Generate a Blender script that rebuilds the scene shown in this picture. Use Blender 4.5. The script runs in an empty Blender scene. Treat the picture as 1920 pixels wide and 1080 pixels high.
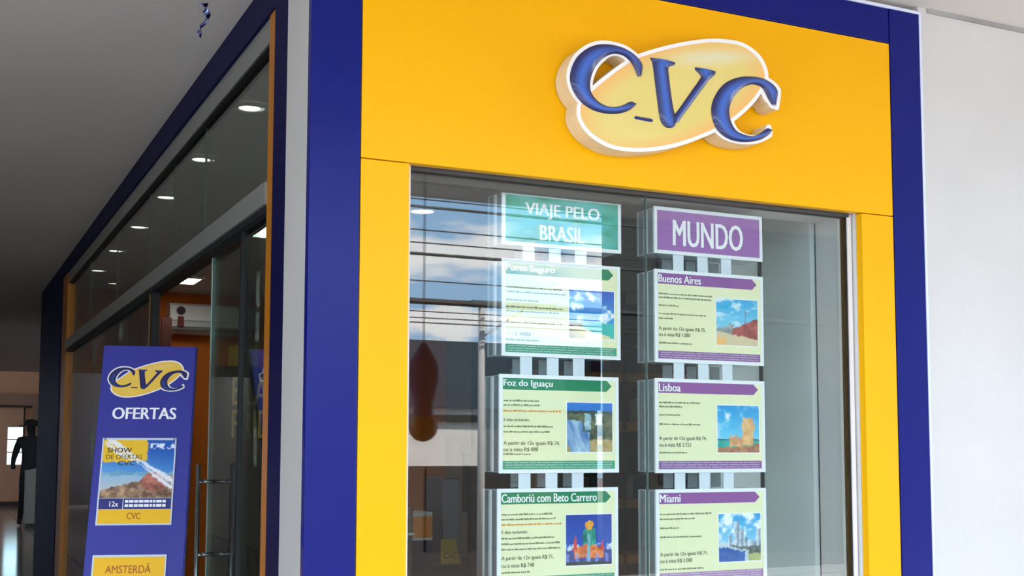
import bpy, math, random
from mathutils import Vector, Matrix
random.seed(7)
C = bpy.context.scene.collection
SC = bpy.context.scene

# ------------------------------------------------------------------ camera
CAM = Vector((-0.6718, -2.3526, 1.6434))
YAW, PIT, ROL, F, PY = 0.4474, 0.0805, 0.0020, 2260.7, 656.9
FW = Vector((math.sin(YAW)*math.cos(PIT), math.cos(YAW)*math.cos(PIT), math.sin(PIT)))
_r = Vector((math.cos(YAW), -math.sin(YAW), 0)); _u = _r.cross(FW)
RT = _r*math.cos(ROL) + _u*math.sin(ROL)
UP = -_r*math.sin(ROL) + _u*math.cos(ROL)
cam_d = bpy.data.cameras.new('camera'); cam = bpy.data.objects.new('camera', cam_d); C.objects.link(cam)
M = Matrix((RT, UP, -FW)).transposed().to_4x4(); M.translation = CAM
cam.matrix_world = M
cam_d.sensor_width = 36; cam_d.lens = F*36/1920; cam_d.shift_y = (PY-540)/1920
cam_d.clip_start = 0.05; cam_d.clip_end = 500
SC.camera = cam

# ------------------------------------------------------------------ world: day sky with broken cloud
SKY_STRENGTH = 1.05
w = bpy.data.worlds.new('world'); SC.world = w; w.use_nodes = True
nt = w.node_tree; nt.nodes.clear()
def nd(t, **k):
    n = nt.nodes.new(t)
    for a, b in k.items(): setattr(n, a, b)
    return n
tc = nd('ShaderNodeTexCoord'); sep = nd('ShaderNodeSeparateXYZ'); nt.links.new(tc.outputs['Generated'], sep.inputs[0])
mx = nd('ShaderNodeMath', operation='MAXIMUM'); nt.links.new(sep.outputs['Z'], mx.inputs[0]); mx.inputs[1].default_value = 0.0
ad = nd('ShaderNodeMath', operation='ADD'); nt.links.new(mx.outputs[0], ad.inputs[0]); ad.inputs[1].default_value = 0.16
dx = nd('ShaderNodeMath', operation='DIVIDE'); nt.links.new(sep.outputs['X'], dx.inputs[0]); nt.links.new(ad.outputs[0], dx.inputs[1])
dy = nd('ShaderNodeMath', operation='DIVIDE'); nt.links.new(sep.outputs['Y'], dy.inputs[0]); nt.links.new(ad.outputs[0], dy.inputs[1])
cmb = nd('ShaderNodeCombineXYZ'); nt.links.new(dx.outputs[0], cmb.inputs[0]); nt.links.new(dy.outputs[0], cmb.inputs[1])
noi = nd('ShaderNodeTexNoise'); noi.inputs['Scale'].default_value = 3.0; noi.inputs['Detail'].default_value = 7; noi.inputs['Roughness'].default_value = 0.56
nt.links.new(cmb.outputs[0], noi.inputs['Vector'])
rmp = nd('ShaderNodeValToRGB'); rmp.color_ramp.elements[0].position = 0.47; rmp.color_ramp.elements[1].position = 0.58
nt.links.new(noi.outputs['Fac'], rmp.inputs[0])
grd = nd('ShaderNodeValToRGB')
grd.color_ramp.elements[0].color = (0.42, 0.68, 0.96, 1); grd.color_ramp.elements[1].color = (0.16, 0.36, 0.74, 1); grd.color_ramp.elements[1].position = 0.7
nt.links.new(mx.outputs[0], grd.inputs[0])
mixc = nd('ShaderNodeMixRGB'); nt.links.new(rmp.outputs[0], mixc.inputs[0]); nt.links.new(grd.outputs[0], mixc.inputs[1]); mixc.inputs[2].default_value = (1.10, 1.10, 1.11, 1)
bg = nd('ShaderNodeBackground'); bg.inputs['Strength'].default_value = 6.2*SKY_STRENGTH
nt.links.new(mixc.outputs[0], bg.inputs['Color'])
wo = nd('ShaderNodeOutputWorld'); nt.links.new(bg.outputs[0], wo.inputs[0])

sun_d = bpy.data.lights.new('sun', 'SUN'); sun_d.energy = 26.0; sun_d.angle = 0.012; sun_d.color = (1, 0.90, 0.77)
sun = bpy.data.objects.new('sun', sun_d); C.objects.link(sun)
sun.rotation_euler = Vector((-0.35, -0.75, -1.0)).to_track_quat('-Z', 'Y').to_euler()
sun.location = (0, 0, 30)
SC.view_settings.view_transform = 'Standard'; SC.view_settings.look = 'None'
SC.view_settings.exposure = -0.04; SC.view_settings.gamma = 1.0; SC.view_settings.use_curve_mapping = False

# ------------------------------------------------------------------ pixel helpers (direction only, plane gives the distance)
AX = {'x': 0, 'y': 1, 'z': 2}
def at(x, y, ax, v):
    d = FW + RT*((x-960)/F) - UP*((y-PY)/F)
    i = AX[ax]; return CAM + d*((v-CAM[i])/d[i])
GY = 0.045                                   # plane of the front glass
def mir(x, y, Y):                            # a point at depth Y (street side) seen mirrored in the front glass
    q = at(x, y, 'y', 2*GY-Y); return Vector((q.x, Y, q.z))

# ------------------------------------------------------------------ materials
def lin(c): c /= 255.0; return c/12.92 if c <= 0.04045 else ((c+0.055)/1.055)**2.4
def rgb(r, g, b): return (lin(r), lin(g), lin(b), 1)
MATS = {}
def mat(name, col, rough=0.5, metal=0.0, noise=0.0, scale=8.0, bump=0.0, bscale=60.0, coat=0.0, emit=0.0, spec=0.5, transm=0.0, alpha=1.0):
    if name in MATS: return MATS[name]
    m = bpy.data.materials.new(name); m.use_nodes = True; t = m.node_tree; b = t.nodes['Principled BSDF']
    b.inputs['Base Color'].default_value = col; b.inputs['Roughness'].default_value = rough; b.inputs['Metallic'].default_value = metal
    b.inputs['Specular IOR Level'].default_value = spec
    b.inputs['Coat Weight'].default_value = coat; b.inputs['Coat Roughness'].default_value = 0.08
    b.inputs['Transmission Weight'].default_value = transm; b.inputs['Alpha'].default_value = alpha
    co = t.nodes.new('ShaderNodeTexCoord')
    if noise:
        n = t.nodes.new('ShaderNodeTexNoise'); n.inputs['Scale'].default_value = scale; n.inputs['Detail'].default_value = 5
        t.links.new(co.outputs['Object'], n.inputs['Vector'])
        r = t.nodes.new('ShaderNodeValToRGB'); r.color_ramp.elements[0].position = 0.3; r.color_ramp.elements[1].position = 0.7
        r.color_ramp.elements[0].color = tuple(c*(1-noise) for c in col[:3])+(1,); r.color_ramp.elements[1].color = tuple(min(1, c*(1+noise*0.5)) for c in col[:3])+(1,)
        t.links.new(n.outputs['Fac'], r.inputs[0]); t.links.new(r.outputs[0], b.inputs['Base Color'])
    if bump:
        n = t.nodes.new('ShaderNodeTexNoise'); n.inputs['Scale'].default_value = bscale; n.inputs['Detail'].default_value = 6
        t.links.new(co.outputs['Object'], n.inputs['Vector'])
        bp = t.nodes.new('ShaderNodeBump'); bp.inputs['Strength'].default_value = bump; bp.inputs['Distance'].default_value = 0.01
        t.links.new(n.outputs['Fac'], bp.inputs['Height']); t.links.new(bp.outputs[0], b.inputs['Normal'])
    if emit:
        b.inputs['Emission Color'].default_value = col; b.inputs['Emission Strength'].default_value = emit
    MATS[name] = m; return m
def mat_vcol(name, rough=0.45, coat=0.0):
    if name in MATS: return MATS[name]
    m = bpy.data.materials.new(name); m.use_nodes = True; t = m.node_tree; b = t.nodes['Principled BSDF']
    a = t.nodes.new('ShaderNodeVertexColor'); a.layer_name = 'ink'
    t.links.new(a.outputs['Color'], b.inputs['Base Color']); b.inputs['Roughness'].default_value = rough; b.inputs['Coat Weight'].default_value = coat
    MATS[name] = m; return m
def mat_glass(name, tint, f0):
    m = bpy.data.materials.new(name); m.use_nodes = True; t = m.node_tree; t.nodes.clear()
    g = t.nodes.new('ShaderNodeNewGeometry'); d = t.nodes.new('ShaderNodeVectorMath'); d.operation = 'DOT_PRODUCT'
    t.links.new(g.outputs['Incoming'], d.inputs[0]); t.links.new(g.outputs['Normal'], d.inputs[1])
    ab = t.nodes.new('ShaderNodeMath'); ab.operation = 'ABSOLUTE'; t.links.new(d.outputs['Value'], ab.inputs[0])
    om = t.nodes.new('ShaderNodeMath'); om.operation = 'SUBTRACT'; om.inputs[0].default_value = 1.0; t.links.new(ab.outputs[0], om.inputs[1])
    pw = t.nodes.new('ShaderNodeMath'); pw.operation = 'POWER'; pw.inputs[1].default_value = 5; t.links.new(om.outputs[0], pw.inputs[0])
    ma = t.nodes.new('ShaderNodeMath'); ma.operation = 'MULTIPLY_ADD'; ma.inputs[1].default_value = 1-f0; ma.inputs[2].default_value = f0
    t.links.new(pw.outputs[0], ma.inputs[0])
    tr = t.nodes.new('ShaderNodeBsdfTransparent'); tr.inputs[0].default_value = tint
    gl = t.nodes.new('ShaderNodeBsdfGlossy'); gl.inputs['Roughness'].default_value = 0.0; gl.inputs[0].default_value = (1, 1, 1, 1)
    mx = t.nodes.new('ShaderNodeMixShader'); t.links.new(ma.outputs[0], mx.inputs[0]); t.links.new(tr.outputs[0], mx.inputs[1]); t.links.new(gl.outputs[0], mx.inputs[2])
    o = t.nodes.new('ShaderNodeOutputMaterial'); t.links.new(mx.outputs[0], o.inputs[0]); return m
def mat_tiles(name, c1, c2, sx, sy, rough):
    m = bpy.data.materials.new(name); m.use_nodes = True; t = m.node_tree; b = t.nodes['Principled BSDF']
    co = t.nodes.new('ShaderNodeTexCoord'); br = t.nodes.new('ShaderNodeTexBrick'); br.offset = 0.0
    br.inputs['Color1'].default_value = c1; br.inputs['Color2'].default_value = c1; br.inputs['Mortar'].default_value = c2
    br.inputs['Scale'].default_value = 1; br.inputs['Brick Width'].default_value = sx; br.inputs['Row Height'].default_value = sy; br.inputs['Mortar Size'].default_value = 0.006
    t.links.new(co.outputs['Object'], br.inputs['Vector']); t.links.new(br.outputs['Color'], b.inputs['Base Color']); b.inputs['Roughness'].default_value = rough
    return m

YELLOW = mat('yellow_panel', rgb(252, 183, 0), 0.34, coat=0.0, spec=0.18, noise=0.03, scale=1.5)
BLUE = mat('blue_panel', rgb(13, 24, 114), 0.27, coat=0.0, spec=0.2, noise=0.06, scale=2)
BLUE_SHADE = mat('blue_panel_shade', rgb(16, 18, 66), 0.5, noise=0.06, scale=2, spec=0.08)  # front blue darkened, with corridor shade put into the colour
ORANGE = mat('orange_frame', rgb(190, 116, 0), 0.4, noise=0.05)
WHITEW = mat('white_plaster', rgb(214, 211, 206), 0.85, noise=0.05, scale=3, bump=0.25, bscale=35)
CEILM = mat('ceiling_paint', rgb(234, 226, 216), 0.9, noise=0.04, scale=1.2)
PILLAR = mat('pillar_plaster', rgb(196, 190, 182), 0.8, noise=0.04, scale=4)
ALU = mat('white_aluminium', rgb(236, 232, 228), 0.35)
BEAMM = mat('grey_aluminium', rgb(150, 150, 143), 0.42, metal=0.3)
DARKM = mat('dark_rubber', rgb(22, 22, 22), 0.6)
GREYP = mat('grey_green_panel', rgb(222, 230, 226), 0.6, noise=0.04, scale=1.5)
OLIVE = mat('olive_grey_wall', rgb(150, 146, 132), 0.8, noise=0.06)
ORWALL = mat('orange_wall', rgb(222, 116, 24), 0.8, noise=0.06, scale=2)
WOOD = mat('orange_wood', rgb(196, 128, 52), 0.5, noise=0.25, scale=14)
DWOOD = mat('dark_wood', rgb(58, 34, 20), 0.6, noise=0.3, scale=9)
BLACK = mat('black_plastic', rgb(18, 18, 20), 0.4)
GREYT = mat('grey_tower_plastic', rgb(96, 93, 100), 0.4)
WHITEP = mat('white_plastic', rgb(232, 232, 226), 0.4)
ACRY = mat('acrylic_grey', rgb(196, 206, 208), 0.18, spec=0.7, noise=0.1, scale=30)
ACRYD = mat('acrylic_dark_grey', rgb(132, 142, 144), 0.2, spec=0.7, noise=0.15, scale=30)  # darker grey acrylic for the upright flank bands
ACRYW = mat('acrylic_white', rgb(240, 244, 246), 0.2)
STRAP = mat('strap_white', rgb(214, 224, 232), 0.4)
STRAPG = mat('strap_grey', rgb(150, 158, 160), 0.4)
CREAM = mat('cream_paper', rgb(236, 238, 192), 0.7)
INK = mat('ink_grey', rgb(84, 90, 66), 0.8)
INKS = mat('ink_grey_small', rgb(134, 138, 104), 0.8)
INKO = mat('ink_orange', rgb(226, 150, 70), 0.8)
WHITEI = mat('ink_white', rgb(250, 250, 250), 0.6)
GREENI = mat('ink_green', rgb(0, 128, 82), 0.6)
GREENF = mat('ink_green_pale', rgb(60, 160, 122), 0.6)
PURPI = mat('ink_purple', rgb(140, 76, 150), 0.6)
PURPH = mat('ink_purple_header', rgb(156, 98, 172), 0.6)
PURPF = mat('ink_purple_footer', rgb(142, 84, 156), 0.6)
PRINT = mat_vcol('printed_picture', 0.4)
LETTER = mat_vcol('logo_highlight_print', 0.3, 0.4)
LIGHTM = mat('lamp_diffuser', (1.0, 0.97, 0.92, 1), 0.5, emit=11.0)
LIGHTW = mat('lamp_diffuser_warm', (1.0, 0.88, 0.66, 1), 0.5, emit=6.0)
GLASSF = mat_glass('front_glass', (0.95, 0.975, 0.965, 1), 0.052)
GLASSS = mat_glass('side_glass', (0.72, 0.79, 0.75, 1), 0.035)
PLAQUE = mat('clear_pocket', rgb(210, 220, 230), 0.1, spec=0.8)

# ------------------------------------------------------------------ mesh helpers
class MB:
    def __init__(s): s.v = []; s.f = []; s.c = []; s.m = []
    def add(s, vs, fs, cols=None, mi=0):
        o = len(s.v); s.v += [tuple(v) for v in vs]; s.f += [[i+o for i in f] for f in fs]; s.m += [mi]*len(fs)
        if cols: s.c += cols
        return s
    def box(s, x0, x1, y0, y1, z0, z1, mi=0):
        return s.add([(x0,y0,z0),(x1,y0,z0),(x1,y1,z0),(x0,y1,z0),(x0,y0,z1),(x1,y0,z1),(x1,y1,z1),(x0,y1,z1)],
                     [(0,3,2,1),(4,5,6,7),(0,1,5,4),(1,2,6,5),(2,3,7,6),(3,0,4,7)], mi=mi)
    def prism_y(s, poly, y0, y1, mi=0):              # polygon in (x,z), counter-clockwise seen from -Y, y0 front
        n = len(poly)
        s.add([(x, y0, z) for x, z in poly]+[(x, y1, z) for x, z in poly],
              [list(range(n)), list(range(2*n-1, n-1, -1))]+[(i, i+n, (i+1) % n+n, (i+1) % n) for i in range(n)], mi=mi)
        return s
    def cyl(s, p, q, r0, r1=None, n=16, mi=0, caps=True):
        p = Vector(p); q = Vector(q); r1 = r0 if r1 is None else r1
        d = (q-p).normalized(); a = d.orthogonal().normalized(); b = d.cross(a)
        vs = [p+(a*math.cos(2*math.pi*i/n)+b*math.sin(2*math.pi*i/n))*r0 for i in range(n)]+[q+(a*math.cos(2*math.pi*i/n)+b*math.sin(2*math.pi*i/n))*r1 for i in range(n)]
        fs = [(i, (i+1) % n, (i+1) % n+n, i+n) for i in range(n)]
        if caps: fs += [list(range(n-1, -1, -1)), list(range(n, 2*n))]
        return s.add(vs, fs, mi=mi)
    def lathe(s, prof, cx=0, cy=0, n=24, mi=0):      # profile (r,z) bottom to top
        k = len(prof)
        vs = [(cx+r*math.cos(2*math.pi*i/n), cy+r*math.sin(2*math.pi*i/n), z) for i in range(n) for r, z in prof]
        fs = [(i*k+j, ((i+1) % n)*k+j, ((i+1) % n)*k+j+1, i*k+j+1) for i in range(n) for j in range(k-1)]
        return s.add(vs, fs, mi=mi)
    def build(s, name, mats, parent=None, loc=(0, 0, 0), smooth=False, bevel=0.0):
        me = bpy.data.meshes.new(name); me.from_pydata(s.v, [], s.f)
        if not isinstance(mats, (list, tuple)): mats = [mats]
        for m in mats: me.materials.append(m)
        for p, mi in zip(me.polygons, s.m): p.material_index = mi; p.use_smooth = smooth
        if s.c:
            a = me.color_attributes.new('ink', 'FLOAT_COLOR', 'POINT')
            for i, c in enumerate(s.c): a.data[i].color = c
        me.update()
        o = bpy.data.objects.new(name, me); C.objects.link(o); o.location = loc
        if parent: o.parent = parent
        if bevel:
            b = o.modifiers.new('edge', 'BEVEL'); b.width = bevel; b.segments = 2; b.limit_method = 'ANGLE'
        return o
def box(name, m, parent, x0, x1, y0, y1, z0, z1, bevel=0.0): return MB().box(x0, x1, y0, y1, z0, z1).build(name, m, parent, bevel=bevel)
def tag(o, label, cat, group=None):
    o['label'] = label; o['category'] = cat
    if group: o['group'] = group
    return o
def thing(name, label, cat, loc=(0, 0, 0), group=None):
    o = bpy.data.objects.new(name, None); C.objects.link(o); o.location = loc; o.empty_display_size = 0.1
    return tag(o, label, cat, group)
def struct(o): o['kind'] = 'structure'; return o
def sroot(name):
    o = bpy.data.objects.new(name, None); C.objects.link(o); o['kind'] = 'structure'; return o
def text(name, s, x0, z0, wd, ht, y, m, parent, bold=0.0, shear=0.0, thick=0.0):
    # flat lettering facing -Y, fitted into a box of width wd (None keeps proportion) and height ht, lower left at x0,z0
    cu = bpy.data.curves.new('t', 'FONT'); cu.body = s; cu.size = 1; cu.offset = 0.0; cu.shear = shear; cu.resolution_u = 3; cu.extrude = thick
    ob = bpy.data.objects.new('t', cu); C.objects.link(ob)
    dg = bpy.context.evaluated_depsgraph_get(); me = bpy.data.meshes.new_from_object(ob.evaluated_get(dg))
    bpy.data.objects.remove(ob); bpy.data.curves.remove(cu)
    xs = [v.co.x for v in me.vertices]; ys = [v.co.y for v in me.vertices]
    a, b, c, d = min(xs), max(xs), min(ys), max(ys)
    sy = ht/(d-c); sx = sy if wd is None else wd/(b-a)
    for v in me.vertices: v.co = (x0+(v.co.x-a)*sx, y, z0+(v.co.y-c)*sy)
    if bold:                                   # heavier strokes: the same outline set side by side
        vs = [tuple(v.co) for v in me.vertices]; fs = [tuple(p.vertices) for p in me.polygons]; n = len(vs); b = bold*0.9*sx
        me = bpy.data.meshes.new(name)
        me.from_pydata([(v[0]+d, v[1]-e, v[2]) for d, e in ((-b, 0), (0, 0.00012), (b, 0.00024)) for v in vs], [], [tuple(i+k*n for i in f) for k in range(3) for f in fs])
    me.name = name; me.materials.clear(); me.materials.append(m)
    o = bpy.data.objects.new(name, me); C.objects.link(o); o.parent = parent
    return o
def picture(name, fn, x0, z0, x1, z1, y, parent, n=64):
    mb = MB(); vs = []; cs = []; fs = []
    for j in range(n+1):
        for i in range(n+1):
            u, v = i/n, j/n; vs.append((x0+(x1-x0)*u, y, z0+(z1-z0)*v)); r, g, b = fn(u+0.05*(fbm(u*14, v*14, 41)-0.5), v+0.06*(fbm(u*13, v*13, 57)-0.5)); cs.append(rgb(max(0, min(255, r)), max(0, min(255, g)), max(0, min(255, b))))
    for j in range(n):
        for i in range(n): a = j*(n+1)+i; fs.append((a, a+1, a+n+2, a+n+1))
    return mb.add(vs, fs, cs).build(name, PRINT, parent)
def lerp(a, b, t): t = max(0, min(1, t)); return tuple(p+(q-p)*t for p, q in zip(a, b))
def hsh(i, j, s=0): 
    x = math.sin(i*127.1+j*311.7+s*74.7)*43758.5453; return x-math.floor(x)
def vn(x, y, s=0):
    i, j = math.floor(x), math.floor(y); a, b = x-i, y-j; a = a*a*(3-2*a); b = b*b*(3-2*b)
    return (hsh(i,j,s)*(1-a)+hsh(i+1,j,s)*a)*(1-b)+(hsh(i,j+1,s)*(1-a)+hsh(i+1,j+1,s)*a)*b
def fbm(x, y, s=0): return 0.55*vn(x, y, s)+0.3*vn(2*x, 2*y, s+1)+0.15*vn(4*x, 4*y, s+2)
def catmull(pts, k=5, closed=False):
    n = len(pts); out = []
    for i in range(n if closed else n-1):
        g = (lambda j: pts[j % n]) if closed else (lambda j: pts[max(0, min(n-1, j))])
        a, b, c, d = g(i-1), g(i), g(i+1), g(i+2)
        for q in range(k):
            t = q/k
            out.append(tuple(0.5*((2*b[m])+(-a[m]+c[m])*t+(2*a[m]-5*b[m]+4*c[m]-d[m])*t*t+(-a[m]+3*b[m]-3*c[m]+d[m])*t**3) for m in range(len(b))))
    if not closed: out.append(tuple(pts[-1]))
    return out

# ================================================================== THE SETTING
X1, X2, X3, X4, X5 = 0.1085, 0.2163, 1.4458, 1.5513, 1.6539
ZY, ZB, ZW = 2.7004, 2.7938, 2.2430
CZ = 2.815                                   # soffit and corridor ceiling
SX = 0.06                                    # plane of the side shopfront
BACKY, RIGHTX = 7.0, 3.2
SILL = 0.55

# ceiling: canopy soffit, corridor and shop share one slab
struct(MB().box(-4.2, 9.0, -2.72, 18.0, CZ, CZ+0.22).build('ceiling', CEILM))
struct(MB().box(-4.2, 9.0, 18.0, 34.2, 4.2, 4.4).build('ceiling', CEILM))
struct(box('trim_1', mat('canopy_fascia', rgb(205, 200, 195), 0.8), None, -4.2, 9.0, -2.78, -2.72, CZ, CZ+0.5))
struct(box('trim_2', mat('joint_grey', rgb(168, 166, 162), 0.9, noise=0.2), None, X5+0.03, 9.0, -0.006, 0.0, CZ-0.012, CZ))
# front wall: white plaster to the right of the shop, lintel, sill and corner pillar
wf = sroot('wall_front')
box('plaster_field', WHITEW, wf, X5, 9.0, 0.0, 0.2, 0, CZ)
box('lintel', WHITEW, wf, X2, X5, 0.0232, 0.18, ZW+0.002, CZ)
box('sill_wall', WHITEW, wf, X2, X3, 0.0232, 0.18, 0, SILL)
box('jamb', WHITEW, wf, X3, X5, 0.0232, 0.18, 0, ZW+0.002)
box('corner_pillar', PILLAR, wf, 0.0, X2-0.004, 0.0232, 0.187, 0, CZ)
# shop rear wall and right wall
struct(box('wall_back', ORWALL, None, SX, RIGHTX, BACKY, BACKY+0.2, 0, CZ))
struct(box('wall_right', OLIVE, None, RIGHTX, RIGHTX+0.15, 0.2, BACKY, 0, CZ))
# corridor: left wall, next block and end wall with its doorway
struct(box('wall_left', mat('corridor_wall', rgb(150, 142, 132), 0.8, noise=0.05), None, -4.2, -4.0, -0.9, 31.8, 0, CZ+1.5))  # unseen; front end extended to block light, far end cut for daylight
struct(box('wall_block', mat('dark_block_wall', rgb(40, 37, 40), 0.8, noise=0.15), None, 0.205, RIGHTX+0.15, BACKY+0.45, 9.2, 0, CZ))
EY = 34.0
TAN = mat('end_wall_tan', rgb(196, 150, 120), 0.8, noise=0.05)
we = sroot('wall_end')
q0 = at(-60, 790, 'y', EY); q1 = at(100, 790, 'y', EY)
dl, dr = at(14, 830, 'y', EY).x, at(42.5, 830, 'y', EY).x
d0, d1 = at(30, 872, 'y', EY).z, at(30, 800, 'y', EY).z
box('wall_field', mat('end_wall_darkened', rgb(46, 38, 34), 0.8, noise=0.1), we, -4.0, -1.0, EY, EY+0.2, 0, 4.2)  # unseen stretch coloured dark to darken the reflection in the side glass
box('wall_field', TAN, we, -1.0, dl, EY, EY+0.2, 0, 4.2)
box('wall_field', TAN, we, dr, 6.5, EY, EY+0.2, 0, 4.2)
box('wall_field', TAN, we, dl, dr, EY, EY+0.2, 0, d0)
box('wall_field', TAN, we, dl, dr, EY, EY+0.2, d1, 4.2)
# unseen opening left of the far hall, added for daylight, and its right wall
struct(box('wall_hall', TAN, None, 6.5, 6.7, 9.2, EY, 0, 4.2))
win4 = sroot('window_4')
for k in range(4): box('glazing_bar', ALU, win4, dl, dr, EY+0.05, EY+0.09, d0+(d1-d0)*(k/3)-0.02, d0+(d1-d0)*(k/3)+0.02)
box('pane', GLASSS, win4, dl, dr, EY+0.066, EY+0.074, d0, d1)
door2 = sroot('door_2')
DOORM = mat('door_frame_tan', rgb(146, 112, 92), 0.6); DOORD = mat('door_gap_dark', rgb(58, 40, 30), 0.7)
xa, xb = -1.0, at(58, 830, 'y', EY).x; zt = at(30, 738, 'y', EY).z; zt2 = at(30, 762, 'y', EY).z
box('door_head', DOORM, door2, xa, xb+0.25, EY-0.06, EY, zt2, zt)
box('head_gap', DOORD, door2, xa, xb, EY-0.07, EY-0.05, zt2-0.03, zt2+0.03)
box('door_jamb', DOORM, door2, xb, xb+0.25, EY-0.06, EY, 0, zt2)
xg = at(43.5, 800, 'y', EY).x
box('leaf_gap', DOORD, door2, xg, xg+0.045, EY-0.05, EY-0.001, 0, zt2)
box('threshold', DOORD, door2, xa, xb, EY-0.1, EY-0.001, 0.0, 0.13)

# floors
TILE = mat('corridor_tile', rgb(128, 112, 100), 0.12, noise=0.18, scale=3)
fl = MB().box(-4.2, 9.0, -4.5, EY+0.2, -0.3, -0.012).build('floor', mat('tile_joint', rgb(70, 62, 56), 0.7)); struct(fl)
tm = None
for j in range(0, 22):
    for i in range(-4, 5):
        y0 = 10.0+j*1.1; x0 = i*1.1
        if tm is None:
            o = MB().box(0.006, 1.094, 0.006, 1.094, -0.012, 0.0).build('tile', TILE); tm = o.data
        else:
            o = bpy.data.objects.new('tile', tm); C.objects.link(o)
        o.location = (x0, y0, 0.001*hsh(i, j)-0.001); o.parent = fl
struct(MB().box(-4.2, 9.0, -4.5, 10.0, -0.012, 0.0).build('floor', mat_tiles('near_floor_tiles', rgb(150, 141, 132), rgb(100, 94, 88), 0.6, 0.6, 0.2)))
struct(MB().box(-40, 60, -60, -4.5, -0.45, -0.15).build('street_ground', mat('asphalt', rgb(140, 133, 126), 0.9, noise=0.15, scale=2, bump=0.2)))

# front window: aluminium frame and two panes
w1 = sroot('window_1')
jx = at(1212, 700, 'y', GY).x
fx0, fx1 = X2+0.006, X3-0.006
box('side_frame', ALU, w1, X2, X2+0.012, 0.024, 0.075, SILL, ZW)
xr = at(1601, 400, 'y', 0.04).x
box('side_frame', ALU, w1, X3-0.016, X3-0.004, 0.036, 0.075, SILL, ZW)
box('gasket', DARKM, w1, X3-0.0205, X3-0.016, 0.040, 0.06, SILL, ZW)
box('head_frame', mat('head_frame_dark', rgb(70, 66, 62), 0.5), w1, X2+0.012, X3-0.016, 0.03, 0.06, ZW-0.008, ZW)
box('top_dark_band', mat('top_band_dark', rgb(74, 68, 60), 0.7), w1, X2+0.014, jx-0.004, 0.056, 0.082, ZW-0.024, ZW-0.001)  # added dark strip giving the dark band atop the left pane
box('bottom_frame', ALU, w1, X2+0.012, X3-0.016, 0.03, 0.075, SILL, SILL+0.03)
box('pane', GLASSF, w1, X2+0.012, jx-0.0015, GY-0.004, GY+0.004, SILL+0.03, ZW-0.008)
box('pane', GLASSF, w1, jx+0.0015, X3-0.0205, GY-0.004, GY+0.004, SILL+0.03, ZW-0.008)
box('glass_joint', mat('glass_edge_green', rgb(60, 84, 74), 0.3), w1, jx-0.0014, jx+0.0014, GY-0.0035, GY+0.0035, SILL+0.03, ZW-0.008)

# ================================================================== STOREFRONT CLADDING (blue border, yellow field)
cl = thing('storefront_cladding', 'yellow cladding panels with a dark blue border around the display window', 'cladding')
YF, YB = 0.0, 0.023
B = 0.0015
box('blue_panel', BLUE, cl, 0.0, X1-0.001, YF, YB, 0, CZ-0.001, B)
box('blue_panel', BLUE, cl, X1+0.001, X4-0.001, YF, YB, ZY+0.001, ZB, B)
box('blue_panel', BLUE, cl, X4+0.001, X5, YF-0.002, YB, 0, ZB, B)
box('yellow_panel', YELLOW, cl, X1+0.001, X4-0.001, YF, YB, ZW+0.0, ZY-0.001, B)
box('yellow_panel', YELLOW, cl, X1+0.001, X2, YF, YB, 0, ZW-0.002, B)
box('yellow_panel', YELLOW, cl, X3, X4-0.001, YF, YB, 0, ZW-0.002, B)
box('yellow_panel', YELLOW, cl, X2+0.001, X3-0.001, YF, YB, 0, SILL, B)
SEAL = mat('white_sealant', rgb(226, 234, 250), 0.5)
box('sealant_bead', SEAL, cl, X5, X5+0.0065, -0.004, 0.001, 0, ZB+0.006)
box('sealant_bead', SEAL, cl, X1, X5, -0.003, 0.001, ZB, ZB+0.008)

# ================================================================== RAISED LOGO SIGN
LY = -0.055
def Z(p): return (1000+p[0]/3.84, 40+p[1]/3.84)
lc = at(1250, 180, 'y', 0.0)
def L2(p):                                     # photo trace -> local (x,z) on the sign face
    a, b = Z(p); q = at(a, b, 'y', LY); return (q.x-lc.x, q.z-lc.z)
C1 = [(775,398,748,398),(786,330,722,335),(770,285,690,283),(715,230,640,245),(630,185,575,235),(520,165,515,258),(420,180,462,305),(330,240,425,370),(280,320,408,440),(262,410,412,500),(285,500,440,550),(340,580,490,593),(410,632,550,615),(490,660,610,613),(570,668,655,598),(640,660,690,580),(700,635,718,580),(728,608,733,592)]
C2 = [(1745,610,1715,600),(1757,540,1690,560),(1755,495,1670,520),(1720,450,1640,475),(1650,410,1580,455),(1560,397,1520,470),(1470,405,1470,510),(1380,445,1435,560),(1315,520,1412,620),(1280,610,1412,680),(1285,700,1430,740),(1320,780,1465,790),(1390,840,1530,820),(1470,866,1590,825),(1560,868,1640,800),(1640,850,1670,778),(1700,812,1690,770),(1709,792,1705,783)]
VV = [(840,265),(858,300),(866,360),(905,690),(925,738),(960,765),(1000,765),(1035,735),(1260,425),(1300,388),(1311,362),(1240,345),(1168,330),(1160,348),(1195,380),(1200,408),(1025,660),(1005,600),(970,335),(1008,322),(1018,298),(930,283)]
DASH = [(723,692),(735,682),(852,703),(862,717),(850,727),(731,704)]
OVAL = [(770,230),(1000,165),(1200,131),(1330,125),(1500,150),(1620,230),(1680,330),(1690,420),(1640,520),(1560,620),(1430,730),(1310,798),(1150,865),(1000,910),(850,935),(700,938),(560,915),(450,860),(370,790),(322,710),(312,640),(335,560),(430,462),(520,388),(640,300)]
EDGE, MIDB, HIB = rgb(30, 26, 80), rgb(42, 54, 138), rgb(58, 106, 200)  # dome highlight painted into the colours: dark edges, light blue centre
def mixl(a, b, t): return tuple(p+(q-p)*t for p, q in zip(a, b))
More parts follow.
